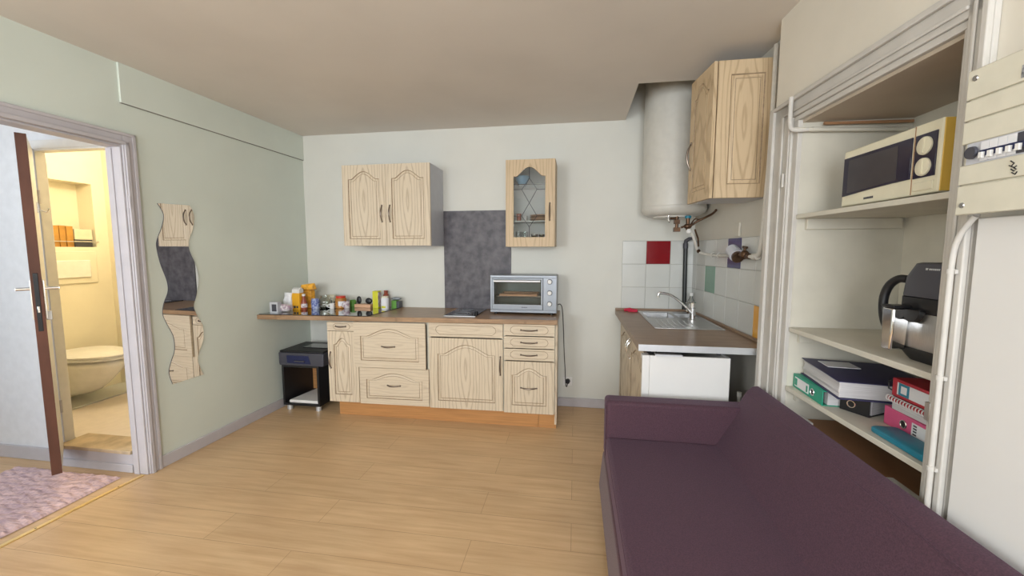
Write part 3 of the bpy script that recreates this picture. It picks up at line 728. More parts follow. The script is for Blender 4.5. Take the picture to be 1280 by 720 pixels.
# contents
def bowl_(name, m, x, y, z, r, h, label, cat, group=None):
    g = G(); g.lathe([(r*.45,0),(r*.5,.004),(r*.9,h*.7),(r,h),(r*.94,h),(r*.84,h*.7),(r*.4,.010),(0,.009)], (x,y,z)); return g.build(name, m, smooth=True, label=label, cat=cat, group=group)
bowl_('bowl', 'blueglass', -.430, 3.28, SH[1]+.0005, .060, .075, 'pale blue bowl on the top shelf inside the glass-door wall cabinet', 'bowl')
for k in range(4):
    g = G(); g.lathe([(.045,0),(.050,.002),(.082,.011),(.083,.013),(.05,.005),(0,.004)], (-.285, 3.275, SH[0]+.0005+k*.012)); g.build('plate', 'brownboard' if k % 2 == 0 else 'peach', smooth=True, label=['brown plate at the bottom of the stack inside the glass-door cabinet', 'pale plate second from the bottom of the stack inside the glass-door cabinet', 'brown plate third from the bottom of the stack inside the glass-door cabinet', 'pale plate on top of the stack inside the glass-door cabinet'][k], cat='plate', group='plates stacked in the glass-door cabinet')
def tumbler(x, y, z, r, h, m, label, group, name='drinking_glass', cat='glass'):
    g = G(); g.lathe([(r*.8,0),(r,h),(r*.92,h),(r*.74,.006),(0,.006)], (x,y,z), seg=20); return g.build(name, m, smooth=True, label=label, cat=cat, group=group)
tumbler(-.455, 3.25, SH[0]+.0005, .022, .060, 'reddish', 'small red cup on the middle shelf behind the leaded glass door', None, 'cup', 'cup')
tumbler(-.405, 3.28, SH[0]+.0005, .020, .045, 'white', 'small white cup on the middle shelf behind the leaded glass door', None, 'cup', 'cup')
GL = 'clear drinking glass on the bottom shelf of the leaded glass cabinet'
for x, y in ((-.455,3.24),(-.405,3.26),(-.43,3.33)):
    tumbler(x, y, z0+.017, .024, .105, 'clear', GL, 'drinking glasses at the bottom of the glass-door cabinet')
for x, y in ((-.325,3.24),(-.265,3.25)):
    bowl_('bowl', 'chrome', x, y, z0+.017, .028, .085, 'small shiny bowl on the bottom shelf of the leaded glass cabinet', 'bowl', 'shiny bowls at the bottom of the glass-door cabinet')

# ------------------------------------------------------------------ items on the worktop
def cyl_jar(name, label, cat, x, y, r, h, mb, ml, lid_h=.014, band=None, mband='label'):
    t = thing(name, label, cat, (x, y, TZ))
    g = G(); g.lathe([(r*.86,0),(r,.008),(r,h*.82),(r*.82,h*.93-lid_h*.3),(r*.82,h-lid_h)], (x,y,TZ)); g.build('jar', mb, t, smooth=True)
    g = G(); g.lathe([(r*.86,h-lid_h),(r*.88,h-.002),(r*.84,h),(0,h)], (x,y,TZ)); g.build('lid', ml, t, smooth=True)
    if band:
        z0, z1, a0, a1 = band; g = G(); n = 8; ring0 = []; ring1 = []
        for ring, rr in ((ring0, r+.0004), (ring1, r+.0012)):
            for k in range(n+1):
                a = R(a0+(a1-a0)*k/n); ring.append((x+rr*math.sin(a), y-rr*math.cos(a)))
        g.prism(ring0+ring1[::-1], TZ+z0, TZ+z1); g.build('label', mband, t)
    return t
# left silver carton
t = thing('carton', 'small silver grey carton at the left end of the worktop against the green wall', 'carton', (-2.43, 2.91, TZ))
g = G(); g.box(-2.462, -2.390, 2.895, 2.945, TZ, TZ+.088); g.build('box', 'greyside', t, bevel=.002)
g = G(); g.box(-2.441, -2.400, 2.8935, 2.895, TZ+.012, TZ+.070); g.build('print', 'darkgrey', t)
# patterned pouch lying
g = G()
def pouch(cx, cy, cz, lx, ly, lz, seed=0):
    rings = []; rd = random.Random(seed)
    for i in range(9):
        t = i/8; s = max(.10, math.sin(PI*min(max(t,.04),.96))**.45); x = cx-lx/2+lx*t
        rings.append([(x+rd.uniform(-.002,.002), cy+ly/2*max(s,.75)*math.cos(a)*(1 if i not in (0,8) else .95), cz+lz*.5+lz*.5*s*math.sin(a)*rd.uniform(.9,1.0)) for a in [2*PI*k/14 for k in range(14)]])
    return rings
g.loft(pouch(-2.377, 2.955, TZ, .130, .060, .070, 3)); g.build('snack_pouch', 'motley', smooth=True, label='white patterned snack pouch lying between the silver carton and the orange carton', cat='pouch')
# white bag standing behind
g = G(); rings = []
for i in range(8):
    t = i/7; w = .045*(1-.25*t)+.004*math.sin(i*2.1); dd = .028*(1-.8*t)+.004
    rings.append([(-2.432+.012*t+w*math.cos(a)*(1+.08*math.sin(3*a+i)), 3.065+dd*math.sin(a), TZ+.150*t) for a in [2*PI*k/18 for k in range(18)]])
g.loft(rings); g.build('plastic_bag', 'bag', smooth=True, label='crumpled white plastic bag standing against the green wall behind the pouch', cat='bag')
# tall orange carton with a white top
t = thing('carton', 'tall orange carton with a white top, standing on the glass sheet', 'carton', (-2.35, 3.08, TZ))
g = G(); g.box(-2.389, -2.318, 3.065, 3.125, TZ, TZ+.145); g.build('box', 'orange', t, bevel=.002)
g = G(); g.box(-2.388, -2.319, 3.066, 3.124, TZ+.145, TZ+.175); g.prismx([(3.066,TZ+.175),(3.124,TZ+.175),(3.098,TZ+.192),(3.092,TZ+.192)], -2.388, -2.319); g.build('top', 'white', t, bevel=.002, label='white carton top')
g = G(); g.box(-2.375, -2.355, 3.064, 3.065, TZ+.018, TZ+.036); g.box(-2.348, -2.332, 3.064, 3.065, TZ+.018, TZ+.036); g.build('print', 'darkgrey', t)
# orange packet behind
g = G(); g.prism([(-2.395,3.20),(-2.295,3.185),(-2.280,3.225),(-2.385,3.245)], TZ, TZ+.160); g.loft([[(-2.405,3.19,TZ+.160),(-2.275,3.178,TZ+.165),(-2.265,3.23,TZ+.165),(-2.395,3.25,TZ+.160)],[(-2.400,3.205,TZ+.205),(-2.275,3.195,TZ+.222),(-2.268,3.21,TZ+.222),(-2.395,3.22,TZ+.205)]])
g.build('food_packet', 'orange2', bevel=.004, label='tall crumpled orange foil packet standing behind the orange carton', cat='packet')
# red-brown bottle
t = thing('sauce_bottle', 'small red-brown sauce bottle with a white cap right of the orange carton', 'bottle', (-2.315, 3.13, TZ))
g = G(); g.lathe([(.022,0),(.025,.006),(.025,.062),(.012,.100),(.011,.118)], (-2.302,3.10,TZ)); g.build('bottle', 'reddish', t, smooth=True)
g = G(); g.lathe([(.013,.118),(.013,.136),(0,.138)], (-2.302,3.10,TZ)); g.build('cap', 'white', t, smooth=True, label='white cap')
g = G(); g.lathe([(.0255,.020),(.0258,.021),(.0258,.052),(.0255,.053)], (-2.302,3.10,TZ)); g.build('label', 'motley', t, smooth=True)
cyl_jar('jar', 'small jar with a blue and white checked wrapper, left of the empty glass jar', 'jar', -2.245, 3.17, .033, .090, 'bluecheck', 'bluecheck')
# glass jar
g = G(); g.lathe([(.035,0),(.050,.010),(.056,.05),(.048,.085),(.036,.10),(.037,.112),(.033,.112),(.032,.10),(.044,.084),(.052,.05),(.046,.014),(0,.008)], (-2.178,3.215,TZ)); g.build('glass_jar', 'clear', smooth=True, label='empty clear round glass jar on the glass sheet, left of the dark mug', cat='jar')
g = G(); g.lathe([(.036,0),(.036,.105),(0,.106)], (-2.195,3.335,TZ)); g.build('tin_can', 'mwcream', smooth=True, label='beige tin standing behind the clear round glass jar', cat='tin')
def mug(x, y, r, h, m, label, ang=0, mi=None):
    t = thing('mug', label, 'mug', (x, y, TZ))
    g = G(); g.lathe([(r*.8,0),(r*.95,.006),(r,h),(r*.92,h),(r*.85,.010),(0,.010)], (x,y,TZ)); g.build('cup', m, t, smooth=True)
    g = G(); c, s = math.cos(ang), math.sin(ang)
    g.tube([(x+c*(r*.92+.022*math.sin(PI*k/8)), y+s*(r*.92+.022*math.sin(PI*k/8)), TZ+h*(.2+.6*k/8)) for k in range(9)], .0045, 8); g.build('handle', m, t, smooth=True)
    return t
mug(-2.105, 3.31, .033, .068, 'navy', 'dark navy mug behind the small white cup, left of the orange jar', PI)
mug(-2.108, 3.205, .021, .046, 'white', 'small white cup in front of the dark navy mug', PI*1.2)
cyl_jar('jar', 'amber jar with a red lid and a white label, middle of the worktop group', 'jar', -2.048, 3.245, .047, .108, 'honey', 'lidred', .030, (.024,.064,5,75))
mug(-1.990, 3.24, .026, .062, 'motley', 'small patterned cup standing right of the amber jar with red lid', -PI*.7)
g = G(); g.lathe([(.026,0),(.028,.05),(.020,.058),(0,.059)], (-2.010,3.375,TZ)); g.build('small_pot', 'greencarton', smooth=True, label='small dark green pot standing behind the patterned cup', cat='pot')
g = G(); g.box(-1.945, -1.790, 3.285, 3.345, TZ, TZ+.030); g.build('wooden_tray', 'peach', bevel=.004, label='low pale wooden tray carrying two black oval pieces', cat='tray')
for cx, sx, sz, lab in ((-1.915, .023, .035, 'upright black oval piece, left of the two on the wooden tray'), (-1.822, .032, .028, 'wider black oval piece on the wooden tray beside the yellow carton')):
    g = G(); g.ell((cx, 3.318, TZ+.030+sz), sx, .012, sz); g.build('black_pad', 'black', smooth=True, label=lab, cat='pad')
t = thing('carton', 'upright lime yellow carton standing right of the wooden tray', 'carton', (-1.735, 3.30, TZ))
g = G(); g.box(-1.768, -1.716, 3.285, 3.345, TZ, TZ+.150); g.build('box', 'yellow', t, bevel=.002)
g = G(); g.box(-1.7161, -1.7150, 3.287, 3.343, TZ+.01, TZ+.14); g.build('side_print', 'motley', t)
g = G(); g.lathe([(.022,0),(.024,.11),(.016,.12),(.018,.148),(0,.15)], (-1.690,3.385,TZ)); g.build('spice_jar', 'reddish', smooth=True, label='small red-capped spice jar behind the yellow carton', cat='jar')
cyl_jar('jar', 'white jar with a yellow-spotted label between the yellow and green cartons', 'jar', -1.630, 3.245, .034, .112, 'label', 'mwcream', .012, (.012,.030,-30,30), 'yellow')
t = thing('carton', 'low green and grey carton at the right end of the worktop group', 'carton', (-1.58, 3.34, TZ))
g = G(); g.box(-1.607, -1.560, 3.315, 3.375, TZ, TZ+.066); g.build('box', 'greencarton', t, bevel=.002)
g = G(); g.box(-1.5595, -1.531, 3.316, 3.374, TZ, TZ+.060); g.build('end_print', 'darkgrey', t, bevel=.001)
g = G(); g.loft(pouch(-1.572, 3.345, TZ+.0665, .085, .04, .030, 9)); g.build('foil_pouch', 'silver', smooth=True, label='crumpled grey foil pouch on top of the low green carton', cat='pouch')

# ------------------------------------------------------------------ black cube and printer
t = thing('cube_shelf', 'open black cube shelf on silver feet in the corner, under the worktop end', 'shelf unit', (-2.265, 3.13, 0))
x0, x1, y0, y1, z0, z1 = -2.440, -2.100, 2.965, 3.345, .045, .395; T = .018
g = G(); g.box(x0, x0+T, y0, y1, z0, z1); g.box(x1-T, x1, y0, y1, z0, z1); g.box(x0+T, x1-T, y0, y1, z1-T, z1); g.box(x0+T, x1-T, y0, y1, z0, z0+T); g.build('body', 'black', t, bevel=.0015)
g = G(); g.box(x0+T, x1-T, y1-.006, y1-.001, z0+T, z1-T); g.build('back_panel', 'plinth', t, label='orange brown back board')
for xx in (x0+.035, x1-.035):
    for yy in (y0+.035, y1-.035):
        g = G(); g.lathe([(.022,0),(.022,.040),(.018,.042),(.018,.0455)], (xx,yy,0), seg=20); g.build('foot', 'alu', t, smooth=True)
g = G(); g.prism([(x0+.045,y0+.012),(x1-T-.004,y0+.012),(x1-T-.004,y1-.05),(x0+.10,y1-.05)], z0+T, z0+T+.026); g.build('tray', 'white', bevel=.008, segs=3, label='flat white plastic lid lying inside the black cube shelf', cat='tray')
t = thing('printer', 'dark grey flat printer standing on the black cube shelf', 'printer', (-2.25, 3.14, z1))
g = G(); px0, px1, py0, py1 = -2.450, -2.040, 2.950, 3.300
g.prismy([(px0+.006,z1+.001),(px1-.006,z1+.001),(px1,z1+.02),(px1,z1+.110),(px0,z1+.110),(px0,z1+.02)], py0, py1); g.build('body', 'darkgrey', t, bevel=.006)
g = G(); g.box(px0+.004, px1-.004, py0+.006, py1-.004, z1+.1105, z1+.126); g.build('scanner_lid', 'black', t, bevel=.006)
g = G(); g.box(px0+.14, px1-.04, py0+.12, py1-.09, z1+.1265, z1+.131); g.build('paper_feed', 'blackgloss', t, bevel=.002)
g = G(); g.prismy([(px0+.075,z1+.022),(px1-.115,z1+.018),(px1-.135,z1+.088),(px0+.075,z1+.088)], py0-.002, py0+.004); tr = g.build('output_tray', 'bluegrey', t, bevel=.001)
g = G(); g.box(px0+.15, px1-.17, py0-.012, py0-.002, z1+.036, z1+.048); g.build('paper_stop', 'darkgrey', tr, bevel=.002)

# ------------------------------------------------------------------ nook: tiles, sink unit, heater
g = G(); TS = .190; TD = .006
g.mi = 0
g.box(.386, .9455, YB-.003, YB-.0002, .862, 1.436)
g.prism([(xr(2.31)-.003,2.31),(xr(2.31)-.0002,2.31),(xr(YB)-.0002,YB-.004),(xr(YB)-.003,YB-.004)], .862, 1.432)
tiles = struct('trim_7', g, 'grout')
def tile_set(sel, name, m, label=None):
    g = G(); cnt = 0
    for r_ in range(3):
        z1 = 1.434-r_*TS; z0 = z1-TS
        for c in range(3):
            xa = .386+c*TS; xb = min(xa+TS, .944)
            if sel('b', r_, c): g.box(xa+.0018, xb-.0018, YB-TD, YB-.001, z0+.0018, z1-.0018); cnt += 1
        for c in range(6):
            yb = 3.34-(c-1)*TS if c else YB-.006; ya = 3.34-c*TS if c < 6 else 2.31
            ya = max(ya, 2.312)
            if c == 0: yb = YB-.008
            if sel('r', r_, c): g.prism([(xr(ya)-TD,ya+.0018),(xr(ya)-.001,ya+.0018),(xr(yb)-.001,yb-.0018),(xr(yb)-TD,yb-.0018)], z0+.0018, z1-.0018-(0 if r_ else .003)); cnt += 1
    return g.build(name, m, tiles, bevel=.0012, label=label)
spec = {('b',0,1):'t_red', ('r',0,4):'t_blue', ('r',1,2):'t_green', ('r',2,6):'t_yellow'}
tile_set(lambda w,a,b: (w,a,b) not in spec, 'white_tiles', 'tile')
tile_set(lambda w,a,b: (w,a,b) == ('b',0,1), 'red_tile', 't_red', 'red tile')
tile_set(lambda w,a,b: (w,a,b) == ('r',0,4), 'navy_tile', 't_blue', 'navy tile')
tile_set(lambda w,a,b: (w,a,b) == ('r',1,2), 'green_tile', 't_green', 'sage green tile')
g = G(); g.prism([(xr(2.312)-TD,2.312),(xr(2.312)-.001,2.312),(xr(2.388)-.001,2.388),(xr(2.388)-TD,2.388)], .866, 1.050); g.build('mustard_tile', 't_yellow', tiles, bevel=.001, label='mustard yellow tile')
g = G()
for a in (1,0):
    z1 = 1.434-a*TS-.001; g.prism([(xr(2.312)-TD,2.312),(xr(2.312)-.001,2.312),(xr(2.388)-.001,2.388),(xr(2.388)-TD,2.388)], z1-TS+.004, z1-.001)
g.build('white_tiles', 'tile', tiles, bevel=.001)

# sink worktop with cut-out
wx0, wy0, wy1, wz0, wz1 = .338, 2.150, YB-.008, .827, .860
def wxr(y): return (xr(y) if y > 2.1 else xc(y))-.009
t = thing('sink_worktop', 'brown sink worktop with an aluminium front edge in the tiled nook', 'worktop', (.65, 2.8, wz0))
sx0, sx1, sy0, sy1 = .510, .925, 2.62, 3.345
g = G()
g.prism([(wx0,wy0+.004),(wxr(wy0),wy0+.004),(wxr(sy0),sy0+.01),(wx0,sy0+.01)], wz0, wz1)
g.prism([(wx0,sy1-.01),(wxr(sy1),sy1-.01),(wxr(wy1),wy1),(wx0,wy1)], wz0, wz1)
g.prism([(wx0,sy0+.01),(sx0+.01,sy0+.01),(sx0+.01,sy1-.01),(wx0,sy1-.01)], wz0, wz1)
g.prism([(sx1-.01,sy0+.01),(wxr(sy0),sy0+.01),(wxr(sy1),sy1-.01),(sx1-.01,sy1-.01)], wz0, wz1)
g.build('board', 'worktop2', t)
g = G(); g.box(wx0-.001, wxr(wy0)-.0, wy0, wy0+.004, wz0-.001, wz1+.001); g.build('edge_strip', 'alu', t, bevel=.0005, label='aluminium edge strip')
g = G(); g.prism([(wxr(2.2)-.014,2.156),(wxr(2.2)+.0,2.156),(wxr(wy1)+.0,wy1),(wxr(wy1)-.014,wy1)], wz1, wz1+.018)
g.box(wx0, wxr(wy1)-.014, wy1-.014, wy1, wz1, wz1+.018); g.build('upstand', 'worktop2', t, bevel=.003)
# sink
t = thing('sink', 'stainless steel inset sink with two bowls and a ribbed drainer', 'sink', (.72, 2.95, wz1))
b1 = (.535, .735, 3.03, 3.315); b2 = (.760, .900, 3.07, 3.300)
g = G(); zt_ = wz1+.003
def quad(x0, x1, y0, y1): g.box(x0, x1, y0, y1, wz1+.0005, zt_)
quad(sx0, sx1, sy0, 3.03); quad(sx0, sx1, 3.315, sy1); quad(sx0, b1[0], 3.03, 3.315); quad(b1[1], b2[0], 3.03, 3.315); quad(b2[1], sx1, 3.03, 3.315); quad(b2[0], b2[1], 3.03, b2[2]); quad(b2[0], b2[1], b2[3], 3.315)
g.tube([(sx0,sy0,zt_),(sx1,sy0,zt_),(sx1,sy1,zt_),(sx0,sy1,zt_)], .003, 6, closed=True)
g.build('rim', 'steel', t)
for b, dp in ((b1,.15),(b2,.11)):
    g = G(); r0 = [(b[0],b[2]),(b[1],b[2]),(b[1],b[3]),(b[0],b[3])]
    i_ = .012; r1 = [(b[0]+i_,b[2]+i_),(b[1]-i_,b[2]+i_),(b[1]-i_,b[3]-i_),(b[0]+i_,b[3]-i_)]
    g.loft([[(x,y,zt_) for x,y in r0],[(x,y,zt_-.02) for x,y in r0],[(x,y,zt_-dp) for x,y in r1]], cap0=False)
    g.build('bowl', 'steel', t, bevel=.006)
    g = G(); cx, cy = (b[0]+b[1])/2, (b[2]+b[3])/2; g.lathe([(.030,0),(.028,.003),(.018,.001),(0,.001)], (cx,cy,zt_-dp)); g.build('drain', 'chrome', t, smooth=True)
g = G()
for k in range(7):
    x = .565+k*.036; g.tube([(x,2.66,zt_+.001),(x,2.78+.02*k*.3,zt_+.001),(x+.01,2.93,zt_+.001)], [.003,.005,.003], 6)
g.build('drainer_ribs', 'steel', t, smooth=True)
# tap
t = thing('tap', 'chrome mixer tap with a long rising spout on the sink', 'tap', (.825, 2.965, zt_))
g = G(); g.lathe([(.026,0),(.026,.006),(.020,.010),(.020,.085),(.024,.090),(.024,.125),(.010,.135),(0,.136)], (.825,2.965,zt_)); g.build('body', 'chrome', t, smooth=True)
g = G(); g.tube(cr_spline([(.820,2.955,zt_+.05),(.775,2.96,zt_+.098),(.705,2.965,zt_+.158),(.655,2.968,zt_+.183),(.605,2.97,zt_+.190),(.592,2.97,zt_+.182),(.590,2.97,zt_+.160)],4), .009, 10); g.build('spout', 'chrome', t, smooth=True)
g = G(); g.tube([(.825,2.965,zt_+.120),(.80,2.95,zt_+.128),(.765,2.93,zt_+.126)], [.006,.006,.004], 8); g.build('lever', 'chrome', t, smooth=True)
# bottle behind the tap
t = thing('soap_bottle', 'clear plastic bottle with white cap behind the tap in the tiled corner', 'bottle', (.905, 3.33, wz1))
g = G(); g.lathe([(.028,0),(.031,.008),(.031,.085),(.013,.125),(.012,.140)], (.905,3.30,wz1+.001)); g.build('bottle', 'clear', t, smooth=True)
g = G(); g.lathe([(.0135,.139),(.0135,.162),(0,.163)], (.905,3.30,wz1+.001)); g.build('cap', 'white', t, smooth=True)
g = G(); g.tube([(.405,3.37,wz1+.009),(.450,3.355,wz1+.022),(.475,3.33,wz1+.012),(.435,3.33,wz1+.008),(.50,3.30,wz1+.010)], .0085, 8); g.tube([(.405,3.34,wz1+.008),(.455,3.36,wz1+.016),(.51,3.355,wz1+.009)], .008, 8)
g.build('cleaning_cloth', 'redcloth', smooth=True, label='small twisted red cloth on the back left corner of the sink worktop', cat='cloth')
# sink cabinet
t = thing('sink_cabinet', 'white sink base cabinet with beige doors facing left, behind the sofa arm', 'kitchen cabinet', (.58, 2.8, 0))
g = G(); g.box(.403, .805, 2.185, 2.201, .0, .795); g.box(.403, .805, 3.38, 3.396, .0, .795); g.box(.403, .805, 2.201, 3.38, .08, .096); g.box(.789, .805, 2.201, 3.38, .096, .795)
g.build('carcass', 'whitepanel', t, bevel=.001)
g = G(); g.box(.365, .402, 2.188, 2.206, .10, .795); g.box(.365, .402, 2.206, 2.24, .10, .13); g.box(.365, .402, 2.206, 2.24, .77, .795); g.build('edge_post', 'whitepanel', t, bevel=.001)
for y0, y1, hy in ((2.242, 2.81, 2.78), (2.815, 3.39, 2.845)):
    g = G(); ff = lambda u, d, z: (.402-d, u, z)
    front(g, lambda u, d, z: (.384-d+.018, u, z), y0, y1, .10, .79, (.06,.06,.06,.055), .06); o = g.build('door', ['ash', 'glaze'], t, bevel=.001)
    g = G(); pull(g, ff, hy, .68, .12, False); g.build('handle', 'chrome', o, smooth=True)
g = G(); g.box(.425, .56, 2.155, 2.19, .802, .810); g.build('bracket', 'alu', t)
g = G(); g.box(.43, .45, 2.25, 3.35, .795, .8265); g.box(.76, .78, 2.25, 3.35, .795, .8265); g.build('batten', 'black', t)
# waste pipe stub by the stile
g = G(); g.tube([(.900,2.30,0),(.900,2.30,.555)], .009, 12); g.cyl((.900,2.30,.555),(.900,2.30,.58), .013, seg=12); g.build('supply_pipe', 'pipe', smooth=True, label='white water pipe stub in the dark gap right of the sink cabinet', cat='pipe')

# black drain pipe by the back wall
t = thing('vent_pipe', 'black vertical pipe against the tiles behind the tap', 'pipe', (.89, 3.385, wz1))
g = G(); g.tube([(.880,3.395,wz1+.0185),(.872,3.395,1.40)], .0165, 16); g.build('tube', 'pipe_black', t, smooth=True)
g = G(); g.cyl((.8725,3.395,1.372),(.8715,3.395,1.412), .0195, seg=16); g.tube([(.8715,3.395,1.41),(.874,3.39,1.432),(.893,3.375,1.448),(.918,3.36,1.452)], [.016,.016,.014,.010], 12); g.build('elbow', 'darkgrey', t, smooth=True)

# water heater
hx, hy, hr = .722, 3.190, .226
t = thing('water_heater', 'tall white cylindrical water heater hanging in the corner above the sink', 'water heater', (hx, hy, 1.58))
g = G(); g.lathe([(hr,1.675),(hr,2.72),(hr*.9,2.78),(0,2.80)], (hx,hy,0), seg=64); g.build('tank', 'boiler', t, smooth=True)
g = G(); g.lathe([(.05,1.594),(hr*.62,1.596),(hr*.64,1.606),(hr*.80,1.612),(hr*.95,1.630),(hr+.003,1.655),(hr+.003,1.672),(hr,1.676)], (hx,hy,0), seg=64); g.build('base_cap', 'boiler', t, smooth=True)
g = G(); g.box(hx-.14, hx+.14, hy+hr-.012, YB-.001, 1.85, 1.90); g.box(hx-.14, hx+.14, hy+hr-.012, YB-.001, 2.35, 2.40); g.build('wall_bracket', 'greyside', t)
g = G(); g.tube([(.655,3.03,1.604),(.655,3.03,1.575),(.662,3.025,1.560),(.652,3.02,1.553)], .005, 8); g.build('drain_hook', 'chrome', t, smooth=True)
# valves and pipes under the heater
t = thing('valve_group', 'tarnished brass safety valve with pipes under the water heater', 'valve', (.79, 3.06, 1.45))
g = G(); g.cyl((.720,3.06,1.604),(.720,3.06,1.50), .012, seg=12); g.box(.702,.738,3.045,3.08,1.545,1.575); g.box(.700,.742,3.042,3.078,1.490,1.520); g.cyl((.672,3.06,1.585),(.722,3.06,1.585), .009, seg=10); g.build('left_valve', 'brass', t, smooth=True)
g = G(); g.cyl((.795,3.06,1.604),(.795,3.06,1.50), .013, seg=12); g.ell((.795,3.06,1.528), .028, .022, .020); g.cyl((.795,3.05,1.528),(.835,3.05,1.545), .009, seg=10); g.cyl((.75,3.06,1.52),(.795,3.06,1.535), .008, seg=10); g.build('right_valve', 'brass', t, smooth=True)
g = G(); g.cyl((.795,3.06,1.585),(.795,3.06,1.602), .022, seg=16); g.build('dielectric_collar', 'teal', t, smooth=True, label='blue green collar')
g = G(); g.ell((.797,3.035,1.492), .017, .010, .017); g.build('relief_knob', 'white', t, smooth=True, label='white round knob')
# flexible hoses and painted supply pipe
g = G(); g.tube(cr_spline([(.808,3.06,1.525),(.85,3.05,1.558),(.90,3.03,1.585),(.935,2.98,1.610),(.94,2.93,1.628)],5), .008, 10); g.tube(cr_spline([(.80,3.05,1.52),(.845,3.07,1.58),(.87,3.06,1.575),(.93,3.0,1.600)],5), .005, 8)
g.build('copper_pipe', 'brass', smooth=True, label='thin copper pipes rising right from the heater valve to behind the wall cabinet', cat='pipe')
t = thing('supply_pipe', 'white painted pipe running from the heater valve along the tiles and up beside the closet', 'pipe', (.95, 2.6, 1.33))
def xn(y, off): return xr(y)-TD-off
path = [(.808,3.045,1.505),(.835,3.06,1.455),(.862,3.09,1.40),(.885,3.13,1.365),(.905,3.13,1.342),(xn(3.02,.022),3.02,1.325),(xn(2.9,.02),2.90,1.322),(xn(2.65,.02),2.65,1.322)]
g = G(); g.tube(cr_spline(path,5), .0095, 12); g.build('tube', 'pipe', t, smooth=True)
path = [(xn(2.40,.03),2.40,1.320),(xn(2.33,.03),2.335,1.321),(xn(2.31,.03),2.305,1.330),(xn(2.29,.03),2.290,1.36),(xn(2.285,.026),2.287,1.42),(xn(2.27,.020),2.285,1.62),(xn(2.26,.013),2.284,1.90),(xn(2.25,.012),2.284,2.38)]
g = G(); g.tube(cr_spline(path,5), .0105, 14); g.cyl((xn(2.30,.03),2.31,1.322),(xn(2.36,.03),2.36,1.320), .018, seg=14); g.build('riser', 'pipe', t, smooth=True)
g = G(); g.tube([(xn(3.12,.06),3.13,1.355),(xn(3.10,.06),3.12,1.345)], .013, 12); g.tube([(.842,3.05,1.505),(.872,3.07,1.44),(.885,3.10,1.385)], .006, 8); g.build('insulated_hose', 'brass', t, smooth=True)
g = G()
for y in (2.97, 2.86): g.tube([(xn(y,0)-.008,y,1.342),(xn(y,0)-.022,y,1.338),(xn(y,0)-.034,y,1.322),(xn(y,0)-.022,y,1.308)], .003, 6)
g.build('clip', 'pipe', t, smooth=True)
t = thing('stop_valve', 'grey capped stop valve with brass fittings over the navy tile', 'valve', (.92, 2.55, 1.33))
g = G(); c = Vector((xn(2.56,.04), 2.56, 1.335)); dv = Vector((-.10, .75, .45)).normalized()
g.cyl(c-dv*.02, c+dv*.052, .040, .034, seg=24); g.build('cap', 'greyside', t, smooth=True)
g = G(); g.cyl(c-dv*.045, c-dv*.018, .036, .030, seg=16); g.cyl((xn(2.5,.035),2.50,1.325),(xn(2.40,.03),2.40,1.322), .016, seg=14); g.ell((xn(2.45,.035),2.45,1.33), .024, .024, .026); g.cyl((xn(2.45,.035),2.45,1.34),(xn(2.45,.035),2.45,1.372), .008, seg=10); g.cyl((xn(2.45,.035),2.425,1.37),(xn(2.45,.035),2.475,1.374), .007, seg=10)
g.cyl((xn(2.66,.02),2.655,1.322),(xn(2.60,.03),2.60,1.325), .013, seg=12); g.cyl((xn(2.5,.035),2.50,1.325),(xn(2.66,.02),2.655,1.322), .0105, seg=12); g.build('fitting', 'brass', t, smooth=True)
# blanking plate over navy tile
g = G(); g.prism([(xn(2.60,-.004),2.60),(xn(2.60,-.002)+.0,2.60),(xn(2.70,-.002),2.70),(xn(2.70,-.004),2.70)], 1.438, 1.50)
g.box(xr(2.65)-.010, xr(2.65)+.001, 2.612, 2.672, 1.440, 1.520); g.build('blanking_plate', 'nook_paint', bevel=.003, label='small cream painted plate on the wall just above the navy tile', cat='plate')

# wall cabinet in the nook
t = thing('wall_cabinet', 'yellowish ash wall cabinet with a panelled end, beside the white water heater', 'kitchen cabinet', (.85, 2.45, 1.632))
z0, z1, y0, y1 = 1.632, 2.330, 2.305, 2.590
cx0 = .722
g = G(); g.prism([(cx0,y0+.019),(xr(y0)-.002,y0+.019),(xr(y1)-.002,y1),(cx0,y1)], z0, z0+.016); g.prism([(cx0,y0+.019),(xr(y0)-.002,y0+.019),(xr(y1)-.002,y1),(cx0,y1)], z1-.016, z1)
g.prism([(cx0,y1-.016),(xr(y1)-.002,y1-.016),(xr(y1)-.002,y1),(cx0,y1)], z0+.016, z1-.016); g.prism([(xr(y0)-.010,y0+.02),(xr(y0)-.002,y0+.02),(xr(y1)-.002,y1-.016),(xr(y1)-.010,y1-.016)], z0+.016, z1-.016)
g.build('carcass', 'greyside', t, bevel=.001)
g = G(); front(g, lambda u, d, z: (u, y0+.0185-d, z), cx0, xr(y0)-.002, z0, z1, (.062,.045,.070,.070), 0); g.build('end_panel', ['ash_y', 'glaze'], t, bevel=.001)
da = R(7)
def df(u, d, z):   # door hinged at the near edge, slightly ajar; u runs from the hinge to the far edge
    c, s = math.cos(da), math.sin(da); return (cx0-.004-u*s-d*c, y0+.004+u*c-d*s, z)
g = G(); front(g, lambda u, d, z: df(u, d, z), 0, .285, z0, z1, (.052,.052,.060,.055), .060); o = g.build('door', ['ash_y', 'glaze'], t, bevel=.001)
g = G(); pull(g, lambda u, d, z: df(u, d, z), .255, 1.905, .15, False); g.build('handle', 'pewter', o, smooth=True)

